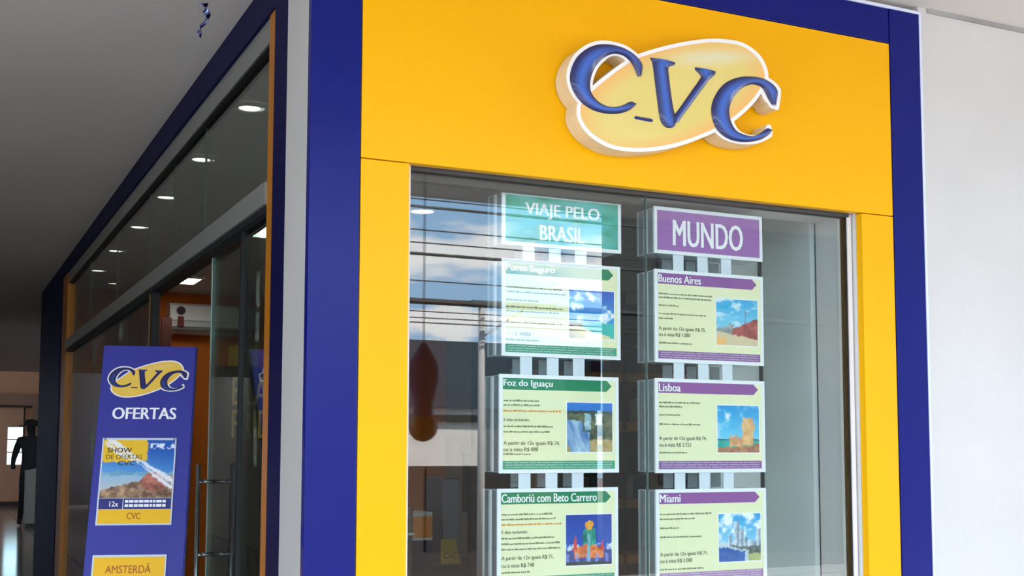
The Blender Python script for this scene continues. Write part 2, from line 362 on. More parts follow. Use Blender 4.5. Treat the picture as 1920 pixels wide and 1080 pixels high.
def strip_letter(pairs, f, y0, rise):
    P = catmull(pairs, 4); mb = MB(); K = 7; vs = []; cs = []; fs = []
    for a in P:
        o = f(a[:2]); i = f(a[2:]); wd = math.hypot(o[0]-i[0], o[1]-i[1])
        for k in range(K):
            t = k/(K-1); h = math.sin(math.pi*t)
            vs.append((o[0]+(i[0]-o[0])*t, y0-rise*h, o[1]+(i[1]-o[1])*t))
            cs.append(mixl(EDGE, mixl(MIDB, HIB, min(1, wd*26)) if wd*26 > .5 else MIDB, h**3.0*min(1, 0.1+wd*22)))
    for r in range(len(P)-1):
        for k in range(K-1): a = r*K+k; fs.append((a, a+K, a+K+1, a+1))
    return mb.add(vs, fs, cs)
def offset_pairs(pairs, d):
    out = []
    for n, (a, b, c, e) in enumerate(pairs[:-1]):
        L = math.hypot(a-c, b-e); ux, uy = (a-c)/L, (b-e)/L
        k = d if L > 30 else d
        out.append((a+ux*k, b+uy*k, c-ux*k, e-uy*k))
    def ext(p, q, m=1.0):                              # push the end pair outwards
        dx, dy = (p[0]+p[2]-q[0]-q[2])/2, (p[1]+p[3]-q[1]-q[3])/2; L = math.hypot(dx, dy); dx, dy = dx/L*d*m, dy/L*d*m
        return (p[0]+dx, p[1]+dy, p[2]+dx, p[3]+dy)
    def nar(p, t): m = ((p[0]+p[2])/2, (p[1]+p[3])/2); return (m[0]+(p[0]-m[0])*t, m[1]+(p[1]-m[1])*t, m[0]+(p[2]-m[0])*t, m[1]+(p[3]-m[1])*t)
    def cap(p, q): return [nar(ext(p, q, 0.6), 0.85), nar(ext(p, q, 1.0), 0.5)]
    return cap(out[0], out[1])[::-1]+out+cap(out[-1], out[-2])
def strip_body(pairs, f, y0, y1):
    P = catmull(pairs, 4); n = len(P); mb = MB()
    o = [f(a[:2]) for a in P]; i = [f(a[2:]) for a in P]
    vs = [(p[0], y0, p[1]) for p in o]+[(p[0], y0, p[1]) for p in i]+[(p[0], y1, p[1]) for p in o]+[(p[0], y1, p[1]) for p in i]
    fs = []; ms = []
    for k in range(n-1):
        fs.append((k, k+1, n+k+1, n+k)); ms.append(0)
        fs += [(k, 2*n+k, 2*n+k+1, k+1), (n+k, n+k+1, 3*n+k+1, 3*n+k)]; ms += [1, 1]
    fs += [(0, n, 3*n, 2*n), (n-1, 3*n-1, 4*n-1, 2*n-1)]; ms += [1, 1]
    mb.add(vs, fs); mb.m = ms; return mb
def oval_poly(f, inset=0.0):
    pts = catmull(OVAL, 4, True); n = len(pts); out = []
    for k, p in enumerate(pts):
        a, b = pts[k-1], pts[(k+1) % n]; dx, dy = b[0]-a[0], b[1]-a[1]; L = math.hypot(dx, dy)
        out.append((p[0]-dy/L*inset, p[1]+dx/L*inset))
    return out
def face_col(x, y):                             # printed shading of the oval: olive yellow, orange rim, pale streak at the top
    base = lerp((228, 208, 104), (236, 214, 130), fbm(x/300, y/300))
    cx, cy = 1000, 535; a = math.radians(-22)
    u = ((x-cx)*math.cos(a)+(y-cy)*math.sin(a))/730; v = (-(x-cx)*math.sin(a)+(y-cy)*math.cos(a))/330
    r = math.hypot(u, v)
    c = lerp(base, (250, 186, 104), max(0, (r-0.72)/0.3)*0.9)
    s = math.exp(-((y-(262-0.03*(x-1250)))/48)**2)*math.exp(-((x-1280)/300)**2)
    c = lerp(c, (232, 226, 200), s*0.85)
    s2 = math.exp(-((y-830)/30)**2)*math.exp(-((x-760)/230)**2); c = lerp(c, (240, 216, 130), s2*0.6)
    return c
def oval_face(f, y):
    pts = oval_poly(f, 28); R = 9; cx, cy = 1000, 530; vs = []; cs = []; fs = []; n = len(pts)
    for r in range(R+1):
        t = r/R
        for p in pts:
            x, yy = cx+(p[0]-cx)*t, cy+(p[1]-cy)*t; q = f((x, yy)); vs.append((q[0], y, q[1])); cs.append(rgb(*face_col(x, yy)))
    for r in range(R):
        for k in range(n): a = r*n+k; b = r*n+(k+1) % n; fs.append((a, a+n, b+n, b))
    return MB().add(vs, fs, cs)
def flat_poly(pts, f, y0, rise):
    P = [f(p) for p in pts]; n = len(P); mb = MB()
    cx = sum(p[0] for p in P)/n; cz = sum(p[1] for p in P)/n
    sh = 0.0016
    area = sum(P[k][0]*P[(k+1) % n][1]-P[(k+1) % n][0]*P[k][1] for k in range(n))
    if area < 0: P = P[::-1]
    ins = []
    for k in range(n):
        a, b = P[k-1], P[(k+1) % n]; dx, dz = b[0]-a[0], b[1]-a[1]; L = math.hypot(dx, dz) or 1
        ins.append((P[k][0]-dz/L*rise*1.3, P[k][1]+dx/L*rise*1.3))
    vs = [(p[0], y0, p[1]) for p in P]+[(p[0], y0-rise, p[1]) for p in ins]
    fs = [(k, (k+1) % n, (k+1) % n+n, k+n) for k in range(n)]+[list(range(n, 2*n))]
    return mb.add(vs, fs, [EDGE]*n+[mixl(EDGE, MIDB, 0.9)]*n)
CREAMS = mat('logo_side_cream', rgb(236, 216, 176), 0.55, noise=0.08, scale=30)
LWHITE = mat('logo_white', rgb(250, 246, 240), 0.4)
lg = thing('raised_logo_sign', 'raised logo sign with blue letters over a pale yellow oval on the yellow fascia', 'sign', lc)
def pd(pts, f): return [f(p) for p in pts]
def ccw(P):
    return P if sum(P[k][0]*P[(k+1) % len(P)][1]-P[(k+1) % len(P)][0]*P[k][1] for k in range(len(P))) > 0 else P[::-1]
def solid(pts, f, y0, y1):
    P = ccw(pd(pts, f)); mb = MB(); mb.prism_y(P, y0, y1); mb.m = [0]+[1]*(len(mb.f)-1); return mb
solid(oval_poly(L2), L2, LY, -0.002).build('oval_body', [LWHITE, CREAMS], lg)
strip_body(offset_pairs(C1, 27), L2, LY+0.0003, -0.002).build('letter_backing', [LWHITE, CREAMS], lg)
strip_body(offset_pairs(C2, 27), L2, LY+0.0003, -0.002).build('letter_backing', [LWHITE, CREAMS], lg)
oval_face(L2, LY-0.0006).build('oval_face', LETTER, lg)
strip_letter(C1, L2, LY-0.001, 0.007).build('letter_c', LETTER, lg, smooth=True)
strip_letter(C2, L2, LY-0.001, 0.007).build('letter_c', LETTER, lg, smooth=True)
def vbody(f, y, rise):
    # the V as two pair strips (thick left stem, thin right stem) with serifs
    A = [(835,262,1020,298),(850,290,1012,318),(858,320,972,335),(868,400,978,420),(882,510,990,520),(896,620,1004,610),(906,690,1016,666),(922,735,1026,705),(952,764,1020,748),(985,769,1002,766)]
    Bp = [(1161,332,1311,362),(1164,352,1303,388),(1196,384,1262,425),(1200,410,1240,455),(1130,512,1190,522),(1065,605,1130,605),(1012,676,1072,684),(985,716,1040,732)]
    mb = strip_letter(A, f, y, rise); m2 = strip_letter(Bp, f, y-0.0002, rise*0.8)
    return mb.add(m2.v, m2.f, m2.c)
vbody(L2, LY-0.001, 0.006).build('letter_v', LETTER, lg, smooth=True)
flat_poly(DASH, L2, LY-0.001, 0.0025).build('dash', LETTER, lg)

# ================================================================== POSTER DISPLAYS HANGING IN THE WINDOW
def p_beach(u, v):
    if v > 0.33:
        c = lerp((40, 150, 215), (12, 84, 190), (v-0.33)*1.5); n = fbm(u*5, v*6, 3); c = lerp(c, (245, 250, 255), (n-0.55)*5)
        d = math.hypot((u-0.22)*1.0-(v-0.68)*-0.5, (v-0.68)*1.6)
        return lerp((232, 206, 150), c, d*9)
    s = 0.30-0.55*(u-0.18)**1.0 if u > 0.18 else 0.25
    if u < 0.3 and v > 0.24: return (30, 60, 50)
    if v > 0.32-0.32*u+0.02*math.sin(u*9): return lerp((20, 150, 140), (40, 190, 180), u)
    if u < 0.35 and v < 0.2: return lerp((70, 90, 40), (190, 170, 100), u*2.2+v)
    return lerp((226, 212, 150), (240, 230, 180), fbm(u*9, v*9))
def p_falls(u, v):
    n = fbm(u*9, v*9, 5)
    if v > 0.84: return lerp((20, 100, 190), (40, 130, 215), n)
    if v > 0.78: return lerp((60, 90, 110), (40, 60, 50), n*1.4)
    f1 = abs(u-(0.10+0.5*(0.8-v)*0.25))
    if u < 0.55-0.0*v and v < 0.66-0.1*u and u+0.55*v > 0.1 and (u < 0.34 or v < 0.4 and u < 0.5):
        return lerp((60, 110, 170), (190, 215, 232), fbm(u*11+v*4, v*3, 9)*1.3-0.2)
    if 0.38 < u < 0.52 and v > 0.45: return lerp((90, 140, 160), (225, 238, 240), n)
    if 0.62 < u < 0.76 and 0.56 < v < 0.77: return (222, 232, 232)
    if v < 0.25: return lerp((150, 126, 60), (200, 180, 130), n)
    return lerp((34, 48, 34), (120, 128, 84), n*1.3-0.1)
def p_park(u, v):
    n = fbm(u*12, v*12, 4)
    c = lerp((40, 96, 190), (14, 60, 160), v)
    if v < 0.42: c = lerp(c, (230, 235, 245), (n-0.45)*4) if v > 0.30 else lerp((24, 40, 110), (60, 90, 170), n)
    if v < 0.06: return (30, 44, 44)
    if abs(u-0.5) < 0.28*(1-abs(v-0.3)/0.17) and 0.14 < v < 0.46 or (0.18 < u < 0.82 and 0.14 < v < 0.36): c = lerp((150, 50, 20), (246, 140, 66), n*1.4)
    for t, h in ((0.2, 0.62), (0.8, 0.5)):
        if abs(u-t) < 0.05*(h-v)/0.3+0.005 and 0.3 < v < h: c = (214, 66, 66)
    if abs(u-0.5) < 0.15-0.03*math.floor((v-0.4)*10)/3 and 0.40 < v < 0.72: c = lerp((10, 90, 84), (60, 190, 150), n*1.6-0.3)
    if abs(u-0.5) < 0.03 and 0.05 < v < 0.6: c = (120, 180, 190)
    if math.hypot(u-0.5, (v-0.78)) < 0.09: c = lerp((240, 190, 60), (220, 110, 40), n)
    if v < 0.22 and int(u*14) % 3 == 0: c = lerp(c, (150, 170, 240), 0.6)
    return c
def p_baires(u, v):
    n = fbm(u*10, v*10, 6)
    top = 0.36+0.05*math.floor(u*7) % 0.2 if u < 0.4 else 0.34+0.28*min(1, (u-0.38)*1.6)
    if u > 0.93: top -= 0.02
    if abs(u-0.7) < 0.012 and top < v < 0.78: return (120, 130, 140)
    if v > top: c = lerp((120, 205, 235), (36, 164, 220), (v-0.4)*1.7); return lerp(c, (226, 240, 246), (fbm(u*4, v*9, 2)-0.48)*4)
    if v < 0.30-0.16*u: return lerp((226, 206, 160), (206, 190, 160), n) if u > 0.22 or v > 0.18 else (244, 190, 110)
    if u < 0.38: return lerp((90, 110, 110), (190, 196, 190), n)
    return lerp((120, 40, 40), (196, 92, 80), n*1.4-0.1)
def p_lisboa(u, v):
    n = fbm(u*12, v*12, 8)
    if 0.56 < u < 0.9 and 0.16 < v < 0.74 and (0.6 < u < 0.86 or v < 0.62 and v > 0.5):
        return lerp((216, 150, 84), (250, 222, 164), n*0.8+0.9*(0.72-u))
    if 0.28 < u < 0.6 and 0.12 < v < 0.32+0.04*(int(u*30) % 2): return lerp((190, 130, 80), (240, 196, 140), n)
    if v < 0.10 or u > 0.9 and v < 0.2 or u > 0.45 and v < 0.14: return lerp((140, 80, 50), (204, 150, 104), n)
    if v < 0.26: return lerp((20, 140, 130), (50, 190, 170), n)
    if v < 0.29: return (40, 90, 110)
    c = lerp((110, 205, 236), (16, 150, 216), (v-0.3)*1.5); return lerp(c, (236, 244, 248), (fbm(u*4, v*5, 1)-0.58)*4)
def p_miami(u, v):
    n = fbm(u*12, v*12, 11)
    tops = ((0.22, 0.30, 0.56), (0.36, 0.48, 0.84), (0.48, 0.58, 0.66), (0.58, 0.68, 0.5), (0.68, 0.9, 0.42), (0.9, 1.01, 0.68))
    for a, b, h in tops:
        if a <= u < b and 0.32 < v < h: return lerp((96, 120, 140), (222, 230, 236), n*0.6+0.9*(b-u)/(b-a)-0.2)
    shore = 0.30-0.22*max(0, u-0.25) if u > 0.25 else 0.32
    if v < shore-0.02 and u < 0.62+0.0: return lerp((10, 70, 150), (30, 110, 190), n)
    if v < shore+0.02 and u < 0.7: return (190, 206, 214)
    if v < 0.16: return lerp((140, 160, 90), (206, 206, 140), n)
    if v < 0.34: return lerp((46, 66, 60), (130, 140, 130), n)
    if v < 0.40 and u < 0.4: return (200, 214, 226)
    c = lerp((150, 210, 236), (24, 150, 216), (v-0.35)*1.5); return lerp(c, (244, 248, 250), (fbm(u*4, v*6, 7)-0.52)*5)

PF = 0.088                                     # depth of the poster faces behind the glass
def word_bars(parent, rows, W, y):             # print too small to read: word-length dashes, one flat mesh per colour
    for colname, m in (('g', INKS), ('o', INKO)):
        mb = MB()
        for (z, h, x0, x1, cc, seed) in rows:
            if cc != colname: continue
            rn = random.Random(seed); x = x0
            while x < x1-0.004:
                wv = min(x1-x, rn.uniform(0.003, 0.013)); hh = h*rn.uniform(0.6, 1.0)
                mb.add([(x, y, z), (x+wv, y, z), (x+wv, y, z+hh), (x, y, z+hh)], [(0, 1, 2, 3)]); x += wv+rn.uniform(0.0008, 0.0022)
        if mb.v: mb.build('small_print', m, parent)['kind'] = 'stuff'
def straps(root, W, H, gap, top=True):
    for u in (0.175, 0.395, 0.615):
        wd = 0.030
        z0, z1 = (H, H+gap-0.0005)
        box('strap', STRAP, root, W*u, W*u+wd, 0.004, 0.0065, z0, z1)
        box('rear_strap', STRAPG, root, W*u+0.016, W*u+wd+0.014, 0.078, 0.080, z0, z1)
def casing(root, W, H):
    t = 0.0085
    mb = MB(); mb.box(0, W, 0, 0.005, 0, t); mb.box(0, W, 0, 0.005, H-t, H); mb.box(0, t, 0, 0.005, t, H-t); mb.box(W-t, W, 0, 0.005, t, H-t)
    mb.build('frame', ACRYW, root)
    # acrylic box behind, its left flank reads as upright bands
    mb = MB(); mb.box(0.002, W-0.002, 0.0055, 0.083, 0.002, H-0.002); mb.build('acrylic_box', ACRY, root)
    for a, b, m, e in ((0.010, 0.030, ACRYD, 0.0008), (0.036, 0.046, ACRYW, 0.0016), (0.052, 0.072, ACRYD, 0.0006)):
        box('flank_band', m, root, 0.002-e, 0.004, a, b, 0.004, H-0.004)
def header(x0, x1, z0, z1, lines, bandm, label, pic=None):
    W, H = x1-x0, z1-z0
    r = thing('poster_display', label, 'poster', (x0, PF, z0), 'poster displays hanging in the window')
    casing(r, W, H)
    sh = box('sheet', bandm, r, 0.0085, W-0.0085, 0.001, 0.0052, 0.0085, H-0.0085)
    if pic: picture('printed_ground', pic, 0.0085, 0.0085, W-0.0085, H-0.0085, 0.0006, sh, 40)
    for s, a, b, wd, ht in lines: text('lettering', s, W*a, H*b, W*wd, H*ht, 0.0002, WHITEI, sh, bold=0.030)
    return r
def poster(x0, x1, z0, z1, title, twd, band, foot, pic, price, label, gap, seed, sub=()):
    W, H = x1-x0, z1-z0
    r = thing('poster_display', label, 'poster', (x0, PF, z0), 'poster displays hanging in the window')
    casing(r, W, H); straps(r, W, H, gap)
    sh = box('sheet', CREAM, r, 0.0085, W-0.0085, 0.001, 0.0052, 0.0085, H-0.0085)
    y = 0.0006
    b0, b1 = H*0.845, H*0.962
    MB().add([(W*0.03, y, b0), (W*0.895, y, b0), (W*0.94, y, (b0+b1)/2), (W*0.895, y, b1), (W*0.03, y, b1)], [(0, 1, 2, 3, 4)]).build('title_band', band, sh)
    text('title', title, W*0.035, H*0.862, W*twd, H*0.084, y-0.0003, WHITEI, sh, bold=0.022)
    MB().add([(W*0.03, y, H*0.04), (W*0.965, y, H*0.04), (W*0.965, y, H*0.125), (W*0.03, y, H*0.125)], [(0, 1, 2, 3)]).build('footer_band', foot, sh)
    MB().add([(W*0.548, y, H*0.205), (W*0.952, y, H*0.205), (W*0.952, y, H*0.735), (W*0.548, y, H*0.735)], [(0, 1, 2, 3)]).build('photo_border', WHITEI, sh)
    picture('photo', pic, W*0.556, H*0.215, W*0.944, H*0.725, y-0.0003, sh)
    rows = []; lh = H*0.019
    for k, (zz, xe, cc) in enumerate(sub): rows.append((H*zz, lh, W*0.035, W*xe, cc, seed*31+k))
    for k in range(3): rows.append((H*(0.055+0.022*k), H*0.008, W*0.05, W*(0.95-0.03*k), 'w', 0))
    word_bars(sh, rows, W, y-0.0003)
    mb = MB()
    for k in range(3):
        z = H*(0.056+0.024*k); x = W*0.05; rn = random.Random(seed+k)
        while x < W*0.93:
            wv = rn.uniform(0.01, 0.04); mb.add([(x, y-0.0003, z), (min(W*0.94, x+wv), y-0.0003, z), (min(W*0.94, x+wv), y-0.0003, z+H*0.006), (x, y-0.0003, z+H*0.006)], [(0, 1, 2, 3)]); x += wv+0.003
    mb.build('footer_print', mat('footer_ink', rgb(190, 200, 196), 0.7), sh)['kind'] = 'stuff'
    for s, zz, wd, ht in price: text('price_line', s, W*0.035, H*zz, W*wd, H*ht, y-0.0003, INK, sh, bold=0.004)
    return r
def p_head(u, v):
    n = fbm(u*5+3, v*3, 21); c = lerp((120, 200, 196), (40, 150, 110), n*2.2-0.5)
    return lerp(c, (70, 190, 190), fbm(u*9, v*5, 22)*1.2-0.4)
LX0, LX1, RX0, RX1 = 0.468, 0.779, 0.8785, 1.199
g = 0.0386
header(LX0+0.006, LX1+0.007, 2.102, 2.226, [('VIAJE PELO', 0.19, 0.53, 0.62, 0.29), ('BRASIL', 0.31, 0.13, 0.37, 0.29)], GREENF, 'turquoise header board lettered Viaje pelo Brasil above the left poster column', p_head)
header(RX0, RX1, 2.1113, 2.2255, [('MUNDO', 0.17, 0.19, 0.64, 0.56)], PURPH, 'purple header board lettered Mundo above the right poster column')
S1 = ((0.735, 0.50, 'g'), (0.690, 0.46, 'g'), (0.625, 0.53, 'o'))
PP = [('A partir de 12x iguais R$ 74,', 0.275, 0.46, 0.050), ('ou à vista R$ 888', 0.215, 0.28, 0.046)]
poster(LX0+0.006, LX1+0.004, 1.849, 2.070, 'Porto Seguro', 0.40, GREENI, GREENF, p_beach, [('A partir de 12x iguais R$ 74,', 0.33, 0.46, 0.050), ('ou à vista', 0.215, 0.20, 0.046)], 'green poster titled Porto Seguro with a beach photo, in the window', 0.032, 1, ((0.70, 0.50, 'g'), (0.655, 0.53, 'g'), (0.57, 0.3, 'g'), (0.50, 0.50, 'g'), (0.455, 0.48, 'g'), (0.16, 0.3, 'g')))
poster(LX0, LX1-0.002, 1.586, 1.808, 'Foz do Iguaçu', 0.40, GREENI, GREENF, p_falls, [('5 dias incluindo:', 0.525, 0.21, 0.030)]+PP, 'green poster titled Foz do Iguaçu with a waterfall photo, in the window', 0.041, 2, ((0.725, 0.34, 'g'), (0.680, 0.33, 'g'), (0.622, 0.52, 'o'), (0.465, 0.44, 'g'), (0.410, 0.42, 'g'), (0.185, 0.26, 'g')))
poster(LX0-0.004, LX1-0.005, 1.328, 1.552, 'Camboriú com Beto Carrero', 0.78, GREENI, GREENF, p_park, [('5 dias incluindo:', 0.555, 0.21, 0.030), ('A partir de 12x iguais R$ 71,', 0.285, 0.42, 0.050), ('ou à vista R$ 748', 0.215, 0.26, 0.046)], 'green poster titled Camboriú with a fairground photo, lowest in the left column', 0.034, 3, ((0.735, 0.46, 'g'), (0.688, 0.47, 'g'), (0.635, 0.52, 'o'), (0.500, 0.46, 'g'), (0.445, 0.52, 'g'), (0.392, 0.52, 'g'), (0.165, 0.26, 'g')))
poster(RX0, RX1, 1.848, 2.0727, 'Buenos Aires', 0.38, PURPI, PURPF, p_baires, [('A partir de 12x iguais R$ 75,', 0.335, 0.42, 0.050), ('ou à vista R$ 1.080', 0.275, 0.28, 0.046)], 'purple poster titled Buenos Aires with a brick warehouse photo, in the window', g, 4, ((0.730, 0.52, 'g'), (0.690, 0.51, 'g'), (0.605, 0.22, 'g'), (0.515, 0.46, 'g'), (0.465, 0.17, 'g'), (0.200, 0.34, 'g')))
poster(RX0-0.001, RX1, 1.584, 1.8096, 'Lisboa', 0.19, PURPI, PURPF, p_lisboa, [('A partir de 12x iguais R$ 74,', 0.335, 0.42, 0.050), ('ou à vista R$ 2.722', 0.270, 0.28, 0.046)], 'purple poster titled Lisboa with a stone tower photo, in the window', g, 5, ((0.735, 0.40, 'g'), (0.692, 0.24, 'g'), (0.605, 0.22, 'g'), (0.505, 0.41, 'g'), (0.205, 0.28, 'g')))
poster(RX0-0.001, RX1, 1.320, 1.5452, 'Miami', 0.18, PURPI, PURPF, p_miami, [('A partir de 12x iguais R$ 71,', 0.290, 0.42, 0.050), ('ou à vista R$ 2.088', 0.225, 0.28, 0.046)], 'purple poster titled Miami with a waterfront towers photo, lowest in the right column', g, 6, ((0.730, 0.50, 'g'), (0.680, 0.34, 'g'), (0.585, 0.20, 'g'), (0.490, 0.40, 'g'), (0.155, 0.42, 'g')))

# ================================================================== BEHIND THE FRONT WINDOW
# grey panelled pillar at the right end of the display
gp = thing('grey_partition', 'tall grey-green partition panel filling the right end of the display window', 'partition')
gx = at(1240, 800, 'y', 0.42).x
box('side_panel', GREYP, gp, X3-0.012, X3+0.004, 0.19, 0.405, 0.0, 2.6)
box('front_panel', GREYP, gp, gx+0.12, X3-0.018, 0.41, 0.43, 0.0, 2.6)
box('edge_trim', DARKM, gp, X3-0.018, X3-0.0125, 0.400, 0.43, 0.0, 2.6)
# upper bulkhead behind the posters
struct(box('trim_3', OLIVE, None, 1.75, RIGHTX, 2.9, 3.0, at(1185, 545, 'y', 2.9).z, CZ))
# wooden brochure shelves
shf = thing('brochure_shelf', 'orange wooden brochure shelf seen between the two poster columns', 'shelf', (1.56, 2.35, 0))
SW = 1.2
box('back_panel', DWOOD, shf, 0, SW, 0.36, 0.38, 0, 2.35)
for xx in (0, 0.58, SW-0.02): box('upright', DWOOD, shf, xx, xx+0.02, 0, 0.36, 0, 2.35)
zsh = [at(1175, yy, 'y', 2.35).z for yy in (1050, 945, 800, 708)]+[0.55, 0.2]
for z in zsh: box('shelf_board', WOOD, shf, 0.02, SW-0.02, 0.0, 0.36, z-0.02, z+0.022)
BCOL = [rgb(104, 34, 28), rgb(36, 60, 104), rgb(130, 96, 46), rgb(44, 58, 60), rgb(136, 130, 112), rgb(84, 46, 26), rgb(24, 36, 76)]
bm = [mat('book_%d' % i, c, 0.5) for i, c in enumerate(BCOL)]
NUMW = ['first', 'second', 'third', 'fourth', 'fifth', 'sixth', 'seventh', 'eighth', 'ninth', 'tenth', 'eleventh', 'twelfth', 'thirteenth', 'fourteenth']
SHN = ['lower', 'middle', 'upper', 'topmost']
COLN = ['red', 'blue', 'tan', 'slate', 'cream', 'brown', 'navy']
for s, z in enumerate(zsh[:4]):
    x = 1.56+0.04; k = 0
    while x < 1.56+SW-0.14 and k < 14:
        ww = random.uniform(0.05, 0.13); hh = random.uniform(0.09, 0.15); ci = (k*3+s*2) % 7
        if not (x+ww > 1.56+0.57 and x < 1.56+0.61):
            b = thing('brochure_pack', '%s brochure pack, %s from the left on the %s board of the wooden shelf' % (COLN[ci], NUMW[k], SHN[s]), 'brochure', (x, 2.40, z+0.0225), 'brochures on the wooden shelf')
            box('cover', bm[ci], b, 0, ww-0.012, 0, 0.012, 0, hh); box('pages', CREAM, b, 0.002, ww-0.014, 0.012, 0.10, 0, hh-0.006)
            k += 1
        x += ww
# counter with office things
ct = thing('service_counter', 'dark wooden service counter inside the shop, left part of the front window', 'counter', (1.25, 3.1, 0))
CTZ = at(800, 1062, 'y', 3.1).z
box('top', DWOOD, ct, 0, 1.2, 0, 0.7, CTZ-0.04, CTZ); box('front', DWOOD, ct, 0.05, 1.15, 0.06, 0.09, 0, CTZ-0.04)
for xx in (0.05, 1.12): box('side', DWOOD, ct, xx, xx+0.03, 0.09, 0.65, 0, CTZ-0.04)
def on(px0, px1, py0, py1, y):                 # box edges from the photo on depth y
    a = at(px0, py1, 'y', y); b = at(px1, py0, 'y', y); return a.x, b.x, a.z, b.z
x0, x1, z0, z1 = on(868, 912, 850, 960, 3.45)
mo = thing('computer_monitor', 'black computer monitor turned to the side on the service counter', 'monitor', ((x0+x1)/2, 3.45, CTZ))
MB().box(-(x1-x0)/2, (x1-x0)/2+0.12, -0.02, 0.02, z0-CTZ, z1-CTZ).build('screen_back', BLACK, mo, bevel=0.006)
box('stand', BLACK, mo, -0.02, 0.03, 0.02, 0.05, 0.01, z0-CTZ+0.1); box('foot', BLACK, mo, -0.09, 0.09, -0.06, 0.1, 0, 0.012)
x0, x1, z0, z1 = on(829, 861, 895, 1010, 3.3)
tw = thing('grey_tower_case', 'grey upright computer case beside the black monitor', 'computer case', (x0, 3.3, CTZ))
MB().box(0, x1-x0, 0, 0.25, 0, z1-CTZ).build('case', GREYT, tw, bevel=0.006)
box('front_bezel', mat('bezel_grey', rgb(150, 146, 156), 0.4), tw, 0.004, x1-x0-0.004, -0.008, 0.0, 0.01, z1-CTZ-0.01)
x0, x1, z0, z1 = on(772, 811, 960, 1050, 3.2)
bx = thing('printed_carton', 'orange and white carton on a dark blue base behind the glass', 'box', (x0, 3.2, CTZ))
hh = z1-CTZ
box('base', mat('navy_card', rgb(22, 26, 70), 0.6), bx, 0, x1-x0, 0, 0.14, 0, hh*0.46); box('white_band', WHITEP, bx, 0, x1-x0, 0, 0.14, hh*0.46, hh*0.51)
box('orange_body', mat('orange_card', rgb(250, 150, 10), 0.5), bx, 0, x1-x0, 0, 0.14, hh*0.51, hh*0.92); box('white_top', WHITEP, bx, 0, x1-x0, 0, 0.14, hh*0.92, hh)
fo = thing('yellow_folder', 'yellow folder with small dark lettering standing on the counter', 'folder', (at(828, 1040, 'y', 3.15).x, 3.15, CTZ))
a, b = at(828, 1044, 'y', 3.15), at(864, 1010, 'y', 3.15); wv = b.x-a.x; hv = b.z-CTZ
MB().prism_y([(0, 0), (wv, -0.0), (wv*0.72, hv), (0, hv)], 0.0, 0.012).build('cover', mat('folder_yellow', rgb(196, 164, 30), 0.5), fo)
text('lettering', 'CVC', wv*0.1, hv*0.22, wv*0.66, hv*0.25, -0.0006, mat('folder_ink', rgb(60, 50, 30), 0.6), fo, bold=0.01)
# ornament hanging under the canopy, mirrored at the left edge of the window
OY = -2.2
oc = mir(793, 800, OY); rr = 29/F*4.9
orn = thing('hanging_ornament', 'dark blue hanging ornament with a rounded amber bottom, mirrored at the window edge', 'ornament', oc)
MB().lathe([(0.001, -rr), (rr*0.5, -rr*0.87), (rr*0.87, -rr*0.5), (rr, 0), (rr*0.9, rr*0.42), (rr*0.72, rr*0.7)], n=24).build('amber_globe', mat('amber_shade', rgb(150, 96, 30), 0.35, noise=0.2), orn, smooth=True)
MB().lathe([(rr*0.74, rr*0.6), (rr*0.6, rr*1.3), (rr*0.8, rr*2.2), (rr*1.05, rr*3.2), (rr*0.95, rr*4.2), (rr*0.5, rr*5.0), (0.01, rr*5.5)], n=24).build('blue_cover', mat('navy_cloth', rgb(18, 36, 92), 0.7), orn, smooth=True)
MB().cyl((0, 0, rr*5.4), (0, 0, CZ-oc.z), 0.003, n=6).build('cord', BLACK, orn)

# ================================================================== SHOP CEILING LAMPS
def downlight(x, y, label, r=0.075, m=LIGHTM, grp='round ceiling downlights in the shop'):
    t = thing('ceiling_downlight', label, 'downlight', (x, y, CZ), grp)
    MB().lathe([(r*1.9, -0.001), (r*1.86, -0.006), (r*1.1, -0.010), (r, -0.004)], n=28).build('trim_ring', WHITEP, t, smooth=True)
    MB().cyl((0, 0, -0.0065), (0, 0, -0.001), r*0.97, n=28).build('diffuser', m, t)
    return t
ORD = ['first', 'second', 'third', 'fourth', 'fifth', 'sixth']
for k, p in enumerate([(474, 200), (385, 297), (317, 368), (265, 424), (224, 469), (190, 506)]):
    q = at(*p, 'z', CZ); downlight(0.275, q.y, 'round ceiling downlight behind the side glass, %s from the entrance corner' % ORD[k], 0.036)
for p, l in (((378, 484), 'small warm downlight above the open shop doorway'), ((792, 394), 'round downlight at the upper left of the front window'), ((210, 602), 'small distant downlight above the left side of the offers board')):
    q = at(*p, 'z', CZ)
    if q.y > BACKY-0.3: q.y = BACKY-0.4; q.x = at(p[0], p[1], 'y', q.y).x
    downlight(q.x, q.y, l, 0.055 if p[0] > 700 else 0.036, LIGHTW, 'single downlights')
def panel_light(p, label, wx=0.3, wy=0.3):
    q = at(*p, 'z', CZ)
    t = thing('ceiling_panel_light', label, 'panel light', (q.x, q.y, CZ), 'square ceiling panel lights')
    mb = MB(); a, b = wx/2, wy/2; f = 0.02
    for bb in ((-a-f, a+f, -b-f, -b), (-a-f, a+f, b, b+f), (-a-f, -a, -b, b), (a, a+f, -b, b)): mb.box(bb[0], bb[1], bb[2], bb[3], -0.014, -0.001)
    mb.build('frame', WHITEP, t); box('diffuser', LIGHTM, t, -a, a, -b, b, -0.010, -0.002)
panel_light((495, 431), 'square ceiling panel light beside the near orange post', 0.28, 0.34)
panel_light((335, 523), 'square ceiling panel light seen through the open doorway', 0.26, 0.3)

